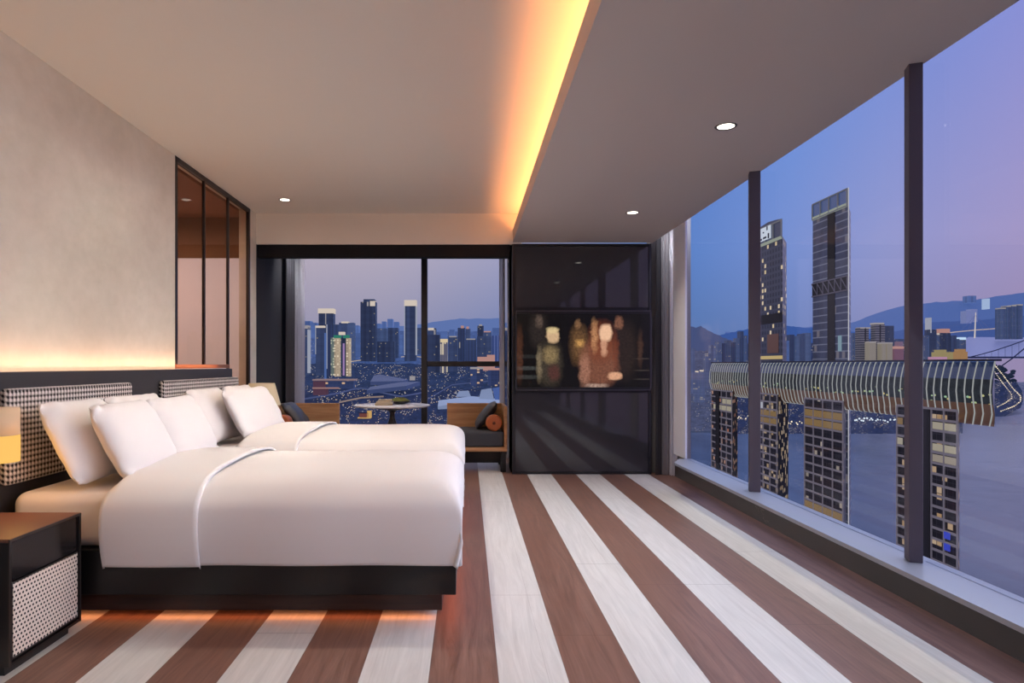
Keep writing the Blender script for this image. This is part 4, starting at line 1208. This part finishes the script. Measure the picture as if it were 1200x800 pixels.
# glows on the water from the bank
for k, (px, y0, y1, rgb) in enumerate(((1008, 510, 520, (150, 150, 170)), (1019, 509, 522, (140, 140, 170)), (1033, 509, 525, (150, 130, 180)), (1042, 509, 524, (130, 130, 170)), (924, 511, 520, (180, 165, 140)), (929, 511, 522, (190, 170, 140)), (935, 511, 521, (180, 160, 140)), (866, 512, 519, (180, 160, 140)), (872, 512, 518, (180, 160, 140)))):
    pass

# hills on the right
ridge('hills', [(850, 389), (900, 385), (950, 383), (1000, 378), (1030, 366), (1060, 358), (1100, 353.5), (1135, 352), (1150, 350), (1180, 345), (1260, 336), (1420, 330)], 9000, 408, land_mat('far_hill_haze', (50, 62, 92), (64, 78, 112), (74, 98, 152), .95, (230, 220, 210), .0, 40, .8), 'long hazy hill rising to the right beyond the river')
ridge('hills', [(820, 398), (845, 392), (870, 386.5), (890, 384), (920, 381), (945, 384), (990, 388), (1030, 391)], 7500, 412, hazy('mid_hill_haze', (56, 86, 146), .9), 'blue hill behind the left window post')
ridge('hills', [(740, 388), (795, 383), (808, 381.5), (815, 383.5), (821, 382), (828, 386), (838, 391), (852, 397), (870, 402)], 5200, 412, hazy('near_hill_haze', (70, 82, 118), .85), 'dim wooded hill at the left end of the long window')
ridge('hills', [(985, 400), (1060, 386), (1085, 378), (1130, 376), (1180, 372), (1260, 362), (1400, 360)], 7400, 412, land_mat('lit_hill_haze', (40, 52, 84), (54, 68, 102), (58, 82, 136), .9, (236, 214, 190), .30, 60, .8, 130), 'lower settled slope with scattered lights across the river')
# distant reach of the river
terrain('distant_river', [(420, 4600, 1108, 1420), (414, 5000, 1112, 1420), (406, 5600, 1120, 1420), (399, 6300, 1128, 1420), (394, 6900, 1136, 1420)], M('hazy_water', (112, 118, 150), .4, spec=.2, emis=(110, 116, 158), estr=.6), 'pale distant reach of the river under the lit bridge', 0)
terrain('far_bank', rrow([421, 415, 409, 403, 397], 985, 1125, [(421, 3700), (397, 6300)]), L_MID, 'hazy waterfront land beside the distant river', .5, seed=12)

# ---- two tall slab towers
def slab(name, label, x, d0, d1, zt, zb, mat, k=.05, kx=1.6):
    root = thing(name, (x + 5, (d0 + d1) / 2, zb), label, 'building')
    N, Fp = Vector((x, d0)), Vector((x, d1))
    N2 = N * (1 + k) + Vector((kx, 0)); F2 = Fp * (1 + k)
    MB().prism([(N.x, N.y), (N2.x, N2.y), (F2.x, F2.y), (Fp.x, Fp.y)], zb, zt).build('facade', mat, root)
    return root
def band_mat(name, glass, line, ch, lit, frac, cw=3.2, hz=(40, 46, 66), hs=.35, lw=.16):
    t = NT(name)
    x, y, z, g = t.pos()
    v = t.math('FRACT', t.math('DIVIDE', z, ch)); ln = t.math('LESS_THAN', v, lw)
    cell = t.comb(t.math('FLOOR', t.math('DIVIDE', y, cw)), t.math('FLOOR', t.math('DIVIDE', z, ch)), 2.0)
    r = t.white(cell); on = t.math('MULTIPLY', t.math('LESS_THAN', r, frac), t.math('SUBTRACT', 1.0, ln))
    var = t.noise(t.comb(0.0, t.math('MULTIPLY', y, .15), t.math('MULTIPLY', z, .05)), 1.0, 3)
    gl = t.mix(t.maprange(var, .3, .7), lin(glass), lin([q * 1.5 for q in glass]))
    col = t.mix(ln, gl, lin(line))
    em = t.mix(1.0, t.mix(ln, lin(hz), lin(line)), (hs, hs, hs, 1), 'MULTIPLY')  # haze and floor line brightness put into the emission
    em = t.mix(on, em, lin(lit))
    t.bsdf(col, .35, spec=.4, emis=em, estr=1.0)
    return t.m
FRM = M('pale_facade_frame', (120, 116, 122), .7, emis=(104, 98, 106), estr=.5)
FRD = M('dark_facade_frame', (34, 36, 46), .7)
EDGL = emis_mat('tower_edge_light', (206, 204, 206), .8)
CRL = emis_mat('crown_line_light', (170, 176, 160), .7)
def xslab(nm, root, x, d0, d1, z0, z1, m, t=1.0):
    return MB().box((x - t, d0, z0), (x, d1, z1)).build(nm, m, root)
def fgrid(root, x, d0, d1, z0, z1, nb, nr, m, cwid=.5, bwid=.7, proud=.5, nm='facade_frame'):
    g = MB()
    for i in range(nb + 1):
        y = d0 + (d1 - d0) * i / nb; g.box((x - proud, y - cwid / 2, z0), (x, y + cwid / 2, z1))
    for j in range(nr + 1):
        z = z0 + (z1 - z0) * j / nr; g.box((x - proud * .9, d0, z - bwid / 2), (x, d1, z + bwid / 2))
    return g.build(nm, m, root, weld=False)
# tower with the central dark core
X2, A0, A1 = 225.0, 393.5, 434.0
t2 = slab('skyscraper', 'tall dark slab tower with a vertical core line and open glass crown', X2, A0, A1, 95.5, -180, band_mat('banded_glass_a', (48, 56, 78), (112, 118, 138), 4.6, (90, 84, 84), .06, hz=(46, 52, 74)))
xslab('service_core', t2, X2 + .1, 407.6, 415.6, -5, 95, M('core_dark', (22, 22, 28), .6), .5)
fgrid(t2, X2, A0 + .4, A1 - .4, 95.5, 105.5, 4, 1, M('crown_frame', (108, 112, 118), .5, emis=(100, 104, 110), estr=.4), .8, .8, .8, 'crown_frame')
xslab('crown_glass', t2, X2 + .2, A0 + .5, A1 - .5, 97.5, 105.5, M('crown_glass_blue', (66, 88, 130), .1, emis=(62, 84, 128), estr=.5), .3)
xslab('crown_light', t2, X2 - .1, A0 + .5, A1 - .5, 95.0, 97.2, CRL, .6)
trs = MB(); trs.box((X2 - .35, A0, 45.6), (X2 + .1, A1, 54))
trs.build('truss_floor', M('truss_dark', (28, 28, 38), .6), t2)
g = MB()
for i in range(6):
    y = A0 + (A1 - A0) * i / 6
    g.tube([(X2 - .6, y, 46), (X2 - .6, y + (A1 - A0) / 6, 53.6)], .35, 5); g.box((X2 - .8, y - .3, 45.6), (X2 - .3, y + .3, 54))
g.box((X2 - .8, A0, 45.2), (X2 - .2, A1, 46)).box((X2 - .8, A0, 53.5), (X2 - .2, A1, 54.2))
g.build('truss_frame', M('truss_grey', (96, 92, 106), .6, emis=(80, 78, 92), estr=.35), t2, weld=False)
MB().box((X2 - .15, A0 - .6, -180), (X2 + .15, A0 - .1, 106)).build('edge_light', EDGL, t2)
xslab('lit_panel', t2, X2 - .1, 400.2, 403.6, 9.5, 19, emis_mat('pale_window_glow', (150, 178, 190), .6), .4)
# left tower, with the sign
X1, C0, C1 = 225.0, 475.6, 529.0
t1 = slab('skyscraper', 'dark tower with scattered lit windows and a white rooftop sign beside the left window post', X1, C0, C1, 93, -180,
    facade_mat('window_grid_tower', (74, 78, 96), (30, 36, 56), (230, 204, 150), 4.4, 4.6, .13, .75, haze=(52, 58, 80), hstr=.3, mw=.6, mh=.6), k=.05, kx=3.0)
crn = MB(); ys_ = [C0, C0 + 10, C0 + 22, C0 + 36, C1]; zs_ = [105.8, 107.0, 108, 107.0, 104.0]
pp = [crn.bm.verts.new((X1 - .3, y, z)) for y, z in zip(ys_, zs_)]; qq = [crn.bm.verts.new((X1 - .3, y, 93)) for y in ys_]
for i in range(4): crn.bm.faces.new((qq[i], qq[i + 1], pp[i + 1], pp[i]))
crn.build('crown_screen', M('crown_screen_dark', (44, 52, 72), .3, emis=(44, 54, 82), estr=.5), t1)
fgrid(t1, X1 - .2, C0 + .4, C1 - .4, 93, 105.0, 4, 1, M('crown_frame_grey', (120, 122, 124), .5, emis=(104, 106, 108), estr=.4), 1.0, 1.2, .8, 'crown_frame')
SGN = emis_mat('white_sign_light', (214, 222, 232), .85)
sg = MB().box((X1 - 1.8, C0 + 15.5, 95.0), (X1 - 1.2, C0 + 36, 104.6)).build('sign', SGN, t1)
for (a, b, c, d) in ((17, 19.2, 95.2, 99.0), (21.5, 27, 96.0, 97.4), (29, 33.5, 95.6, 97.0), (19.5, 21.2, 101.6, 104.4), (25.5, 27.5, 100.4, 101.4)):
    MB().box((X1 - 2.0, C0 + a, c), (X1 - 1.7, C0 + b, d)).build('stroke', M('sign_stroke_dark', (60, 68, 84), .6), sg)
xslab('crown_light', t1, X1 - .1, C0 + .4, C1 - .4, 91.6, 93.6, CRL, .9)
xslab('refuge_floor', t1, X1 + .05, C0, C1, 32, 39, M('refuge_dark', (26, 28, 38), .6), .4)
xslab('lit_floor', t1, X1 + .05, C0, C1, 5.5, 8.0, emis_mat('warm_lobby_glow', (206, 180, 124), .8), .5)
xslab('painted_reflection', t1, X1 + .05, C0 + 6, C0 + 24, 10, 24, M('copper_reflect', (96, 66, 56), .3, emis=(92, 62, 52), estr=.45), .3)  # glowing copper slab painted to stand for a reflection

# ---- glass sky bridge across the towers
XS, S0, S1 = 188.0, 238.0, 514.0
SHK = 1.32
SEC = [(11, 3.4), (5, 3.2), (2, 2.2), (.4, 0.2), (-.6, -4), (-1.0, -8.5), (-.6, -13), (.6, -16.5), (3, -19.5), (7, -21.6), (13, -22.4)]
br = thing('sky_bridge', (XS + 6, (S0 + S1) / 2, -22), 'long glass sky bridge with glowing pale ribs crossing the tower tops', 'bridge')
def strip(nm, i0, i1, m, inset=.5):
    g = MB(); n = 60
    rows = [[(XS + ox + inset, S0 + (S1 - S0) * k / n + max(0, ox) * SHK, z) for k in range(n + 1)] for ox, z in SEC[i0:i1 + 1]]
    return g.grid(rows).build(nm, m, br, recalc=False)
def garden_mat():
    t = NT('bridge_garden')
    x, y, z, g = t.pos()
    n = t.noise(t.comb(0.0, t.math('MULTIPLY', y, .35), t.math('MULTIPLY', z, .5)), 1.0, 4, .7)
    vo = t.n('ShaderNodeTexVoronoi', feature='F1'); vo.inputs['Scale'].default_value = 1.0
    t.l(t.comb(0.0, t.math('MULTIPLY', y, .42), t.math('MULTIPLY', z, .75)), vo.inputs['Vector'])
    w = t.white(vo.outputs['Position'])
    low = t.maprange(z, -8.0, -12.0)
    on = t.math('MULTIPLY', t.math('LESS_THAN', vo.outputs['Distance'], .36), t.math('LESS_THAN', w, t.math('MULTIPLY', low, .42)))
    c2 = t.mix(t.white(t.comb(w, 1.0, 5.0)), lin((220, 190, 100)), lin((150, 190, 150)))
    base = t.ramp(n, [(.35, lin((14, 19, 26))), (.65, lin((40, 48, 52)))])
    em = t.mix(on, t.mix(1.0, base, (.6, .6, .6, 1), 'MULTIPLY'), c2)
    t.bsdf(base, .6, emis=em, estr=.9)
    return t.m
strip('glass_roof', 0, 4, M('bridge_glass', (44, 56, 84), .25, emis=(46, 58, 90), estr=.55))
strip('garden_band', 4, 6, garden_mat())
strip('copper_underside', 6, 10, M('copper_soffit', (92, 68, 56), .5, emis=(96, 68, 54), estr=.5))
g = MB()
vv = [g.bm.verts.new((XS + ox + .5, S0 - .2 + max(0, ox) * SHK, z)) for ox, z in SEC] + [g.bm.verts.new((XS + 24, S0 - .2 + 24 * SHK, -22.4)), g.bm.verts.new((XS + 24, S0 - .2 + 24 * SHK, 3.4))]
g.bm.faces.new(vv); g.build('end_glass', M('bridge_end_glass', (56, 62, 84), .3, emis=(48, 54, 80), estr=.5), br)
MB().box((XS - .2, S0, 2.6), (XS + 3, S1, 3.4)).build('handrail', M('rail_dark', (36, 44, 70), .6), br)
RIB = emis_mat('rib_glow', (190, 192, 188), .62)
nr = 68
ribs = []
for k in range(nr):
    y = S0 + (S1 - S0) * (k / (nr - 1)) ** 1.0
    pts = [(XS + ox - .25, y + max(0, ox) * SHK - (1.4 * smoothstep(-2, 4, z)) + 1.2 * smoothstep(-14, -23, z), z) for ox, z in SEC[1:]]
    if k == 0:
        r0 = MB().tube(pts, [.16] + [.25] * (len(pts) - 3) + [.22, .15], 6).build('rib', RIB, br); y_first = y
    else:
        c = r0.copy(); COL.objects.link(c); c.parent = br; c.location = (0, y - y_first, 0)

# ---- four residential towers under the bridge
LITB = emis_mat('amber_floor_glow', (150, 122, 84), .65)
LITP = emis_mat('pale_floor_glow', (176, 166, 146), .75)
def low_tower(label, d0, d1, zt, nb, rowh, lit, mat, x=186.0, kx=3.0, recess=None, sign=None, lit2=()):
    zb = zt - rowh * 32
    r = slab('residential_tower', label, x, d0, d1, zt, zb, mat, .06, kx)
    fgrid(r, x, d0, d1, zb, zt, nb, 32, FRM, .55, .95, .5)
    for j, a, b, m in lit:
        z = zt - rowh * (j + 1)
        xslab('lit_floor', r, x - .05, d0 + (d1 - d0) * a, d0 + (d1 - d0) * b, z + .6, z + rowh - .9, m, .2)
    if recess:
        a, b = recess
        xslab('recess', r, x - .62, d0 + (d1 - d0) * a, d0 + (d1 - d0) * b, zb, zt - .4, M('recess_dark', (26, 25, 30), .7), .4)  # recess shade painted as a dark slab proud of the frame
    if sign:
        a, b, z0, z1 = sign
        xslab('sign', r, x - .55, d0 + (d1 - d0) * a, d0 + (d1 - d0) * b, z0, z1, emis_mat('tower_sign_glow', (190, 192, 198), .75), .3)
    return r
WIN = lambda n, fr, lit, seed: facade_mat(n, (60, 56, 62), (16, 15, 20), lit, 3.0, 2.6, fr, .6, haze=(28, 27, 38), hstr=.25, mw=.9, mh=.9, seed=seed)
low_tower('slim pale framed tower under the bridge nearest the left end of the window', 468, 507, -17.5, 4, 4.9, [(1, 0, .45, LITP), (2, 0, .9, LITP), (22, .4, .9, LITB)], WIN('tower_windows_a', .12, (190, 120, 90), 1), recess=(.56, .74), kx=4.0)
low_tower('framed tower with warm lit rows under the bridge beside the left window post', 399.7, 437, -16.8, 4, 4.6, [(2, 0, 1, LITB), (3, 0, 1, LITB), (13, 0, 1, LITB), (14, .2, 1, LITB), (17, 0, .6, LITB)], WIN('tower_windows_b', .24, (176, 146, 106), 2), kx=7.0, sign=(.5, 1.0, -25.8, -22))
low_tower('wide framed tower with amber lit floors under the bridge in the middle of the window', 329.5, 367, -17.0, 4, 5.0, [(1, 0, 1, LITB), (2, 0, 1, LITB), (11, 0, 1, LITB), (12, 0, 1, LITB)], WIN('tower_windows_c', .05, (150, 140, 130), 3), kx=1.2)
low_tower('dark tower with pale lit top floors under the bridge right of the near window post', 252.5, 288, -16.2, 5, 4.3, [(1, 0, .38, LITP), (3, 0, .38, LITP), (4, 0, .38, M('pale_band', (150, 140, 124), .6, emis=(150, 140, 120), estr=.6)), (1, .9, 1, LITB), (3, .9, 1, LITP)], WIN('tower_windows_d', .10, (190, 150, 100), 4), recess=(.40, .80), kx=.6)
# blue lit windows on the right-most of them
rt_ = [o for o in bpy.data.objects if o.name.startswith('residential_tower')][-1]
for z in (-66, -70.5):
    MB().box((185.0, 255.5, z), (185.3, 258.6, z + 2.6)).build('blue_window', emis_mat('blue_window_glow', (64, 80, 206), .7), rt_)

# ---- buildings behind the bridge and across the river
def rt(px0, px1, yt, yb, d, mat, label, name='residential_block', parts=(), t=.012):
    return tower(name, px0, px1, yt, yb, d, mat, label, t=t, parts=parts)
STR = facade_mat('striped_block', (26, 30, 46), (150, 146, 142), (220, 210, 190), 120, 11.5, .0, .6, haze=(60, 62, 76), hstr=.45, mw=1.0, mh=.5)
TANB = M('tan_block_front', (150, 142, 122), .8, emis=(136, 128, 110), estr=.55)
rt(1007.6, 1018.2, 384, 423, 3400, STR, 'striped pale block, left one of the cluster just right of the central slab tower', parts=[('core', 1013.4, 1014.8, 384, 420, FRD), ('roof_light', 1008, 1020, 383.4, 385, WHD)])
rt(1026, 1037, 380, 423, 3380, STR, 'tallest striped block in the cluster between the slab tower and the near window post', parts=[('core', 1030.8, 1032.2, 380, 420, FRD), ('roof_light', 1025, 1036, 378, 380, WHD)])
rt(1037.6, 1047.6, 381.5, 423, 3420, FB['deep'], 'dark block joined to the tallest striped block on its right')
rt(1019, 1026.6, 400.5, 423, 3340, TANB, 'tan block with a pale rim between the two striped blocks', parts=[('roof_edge', 1019, 1026.8, 400, 401.5, WHD)])
rt(1033.6, 1038.2, 401.6, 423, 3330, TANB, 'narrow tan block in front of the tallest striped block', parts=[('roof_edge', 1033.6, 1038.4, 401, 402.4, WHD)])
rt(1039.6, 1046, 401.6, 423, 3330, TANB, 'tan block at the right end of the striped cluster', parts=[('roof_edge', 1039.4, 1046.2, 401, 402.4, WHD)])
rt(1048, 1059, 408.6, 423, 3340, M('pink_pavilion_wall', (120, 84, 92), .8, emis=(110, 76, 90), estr=.6), 'pinkish pavilion with a pale roof left of the near window post', 'pavilion', parts=[('roof', 1047.6, 1059.4, 405.6, 408.6, SAL), ('turret', 1054, 1058, 400, 405.8, M('turret_pink', (130, 104, 116), .8, emis=(110, 90, 108), estr=.6))])
rt(1000, 1006.4, 390, 423, 3500, FB['mid'], 'hazy block close to the bright edge of the slab tower')
rt(1082, 1089, 393, 423, 3560, FB['mid'], 'hazy blue block just right of the near window post')
rt(1089.6, 1097.6, 386, 423, 3560, FB['deep'], 'dark pointed tower beside a lit spire right of the near window post', parts=[('spire', 1090.2, 1091.6, 372, 390, EDG)])
rt(1098, 1101.2, 391.5, 423, 3560, FB['mid'], 'thin hazy slab between the two dark towers right of the near window post', parts=[('roof_light', 1098, 1101, 390.4, 392, WHT)])
rt(1101.4, 1114, 390, 423, 3560, FB['deep'], 'dark block with a glowing pinkish roof right of the near window post', parts=[('lit_roof', 1103.4, 1113, 385, 390, SAL)])
rt(1115.4, 1121, 393, 423, 3560, FB['strip'], 'bluish slab standing right of the block with the glowing roof')
rt(1123, 1132, 397, 423, 3560, FB['mid'], 'hazy block with a white roof beacon by the distant river', parts=[('beacon', 1124.5, 1132, 395, 398, emis_mat('beacon_white', (200, 224, 246), 1.0))])
rt(1098, 1117, 412.4, 424, 3450, emis_mat('gold_lit_roofs', (184, 166, 118), .6), 'gold floodlit low building above the bridge ribs', 'pavilion', parts=[('upper_tier', 1101, 1109, 409.6, 412.5, emis_mat('gold_lit_roofs', (184, 166, 118), .6))])
rt(1123.4, 1134, 412, 424, 3450, emis_mat('orange_lit_roof', (196, 150, 104), .6), 'orange floodlit domed building near the right end of the bridge', 'pavilion', parts=[('dome', 1125, 1131.5, 408.8, 412.2, _mc['orange_lit_roof'])])
rt(1094, 1110, 418, 425, 3400, M('pink_lit_front', (150, 110, 130), .8, emis=(186, 140, 158), estr=.7), 'small pink lit building peeping over the bridge ribs', 'pavilion')
rt(1132.4, 1138.6, 364, 375.5, 6500, M('white_far_block', (150, 160, 186), .8, emis=(104, 116, 158), estr=.55), 'pale white block on the far slope, left of the lit bridge pylon')
rt(1138.8, 1145.4, 362, 374, 6500, _mc['white_far_block'], 'pale white block on the far slope, directly above the lit bridge pylon')
rt(1157.6, 1160, 349.6, 359, 7000, emis_mat('far_spire_glow', (170, 190, 222), .9), 'slender glowing far tower on the hilltop right of the pale white blocks')
rt(1135, 1144, 346.4, 352, 8800, FB['far'], 'faint square block on the hill crest')
for k, (a, b, yt, lab) in enumerate(((1173.5, 1178.6, 361, 'left one'), (1180, 1184.6, 358.6, 'second one'), (1186, 1191, 358, 'third one'), (1193, 1198.6, 357, 'right one'))):
    rt(a, b, yt, 394, 6200, FB['mid'], 'hazy lit topped apartment tower on the far right bank, %s of four' % lab, 'apartment_tower', parts=[('lit_top', a, b, yt - .6, yt + .8, WHD)])
for k, (a, b, yt) in enumerate(((926, 931, 392), (932.4, 937, 393.4), (938.4, 943.6, 391), (944.4, 950.6, 390))):
    rt(a, b, yt, 426, 3600, FB['mid'] if k % 2 else FB['strip'], 'hazy tower between the two tall slab towers, %s from left' % ('first', 'second', 'third', 'fourth')[k], 'apartment_tower')
rt(919.6, 925, 399, 427, 3300, FB['far'], 'low pale block close to the right edge of the tower with the sign', 'apartment_tower')
for k, (a, b, yt) in enumerate(((841, 846, 400), (846.8, 851, 402), (852, 857, 398.6), (858, 862, 401), (862.8, 867, 396), (867.6, 871.4, 388), (872, 876, 393))):
    rt(a, b, yt, 427, 3350, FB['strip'] if k % 2 else FB['mid'], 'hazy tower above the bridge left of the left post, %s from left' % ('first', 'second', 'third', 'fourth', 'fifth', 'sixth and tallest', 'seventh')[k], 'apartment_tower')
HZB = facade_mat('misty_grey_block', (58, 66, 92), (46, 54, 80), (200, 190, 180), 9, 6, .05, .4, haze=(80, 90, 122), hstr=.7)
for k, (a, b, yt, yb, lab) in enumerate(((803, 808, 412, 450, 'misty block nearest the white window return'), (809, 814.6, 408, 452, 'misty block second from the white window return'), (815.4, 819.8, 436, 468, 'left one of the misty twin towers with rooftop beacons'), (821.4, 826, 435, 468, 'right one of the misty twin towers with rooftop beacons'), (827, 833, 414, 446, 'misty block between the twin towers and the bridge end'), (833.6, 838.6, 404, 434, 'misty block above the left end of the bridge'))):
    rt(a, b, yt, yb, 2300, HZB, lab, 'apartment_tower', parts=[('beacon', a + 1.6, a + 3, yt - 1.6, yt + .2, WHT)] if 'beacon' in lab else [])

# ---- bridges over the river
def tubepx(m, pts, r, seg=6): m.tube([at(x, y, d) for x, y, d in pts], r, seg)
sb = thing('suspension_bridge', at(1100, 420, 3900), 'dark suspension bridge crossing the far river at the right', 'bridge')
STL = M('bridge_steel', (34, 42, 72), .7, emis=(34, 42, 76), estr=.5)
m = MB(); a, b = at(925, 419.6, 3900), at(1300, 418.4, 3900)
m.box((a.x, 3900, at(0, 419.6, 3900).z), (b.x, 3930, at(0, 417.6, 3900).z)); m.build('deck', STL, sb)
m = MB(); tubepx(m, [(1138, 418, 3895), (1150, 415, 3895), (1166, 410.5, 3895), (1184, 404.6, 3895), (1205, 397, 3895), (1232, 386, 3895)], 3.0); m.build('cable', STL, sb)
m = MB(); tubepx(m, [(1172, 430, 3960), (1186, 420, 3960), (1200, 408.6, 3960), (1234, 386, 3960)], 3.4); m.build('cable', STL, sb)
for px in (1146, 1154, 1162, 1170, 1178, 1186, 1194):
    yc = interp([(1138, 418), (1150, 415), (1166, 410.5), (1184, 404.6), (1205, 397)], px)
    m = MB(); tubepx(m, [(px, yc, 3895), (px, 418.4, 3895)], 1.0, 4); m.build('hanger', STL, sb)
m = MB(); a, b = at(1231, 432, 3900), at(1236, 384, 3900); m.box((a.x, 3890, a.z), (b.x, 3960, b.z)); m.build('pylon', STL, sb)
cb = thing('lit_bridge', at(1143, 393, 6400), 'floodlit cable bridge with a glowing white pylon on the distant river', 'bridge')
m = MB(); tubepx(m, [(1098, 391.6, 6400), (1120, 388.8, 6400), (1143, 386.6, 6400), (1160, 385.4, 6400), (1187, 383.4, 6400)], 5, 6); m.build('deck', emis_mat('bridge_line_glow', (206, 186, 180), .8), cb)
m = MB(); tubepx(m, [(1142.2, 396, 6390), (1143.4, 366, 6390)], [6, 3], 8); m.build('pylon', emis_mat('pylon_glow', (226, 214, 206), .85), cb)
for (x, y) in ((1126, 388.2), (1134, 387.4), (1152, 386), (1160, 385.4)):
    m = MB(); tubepx(m, [(1143.2, 369, 6390), (x, y, 6390)], 1.6, 4); m.build('stay_cable', M('stay_steel', (90, 100, 140), .7, emis=(88, 100, 146), estr=.6), cb)
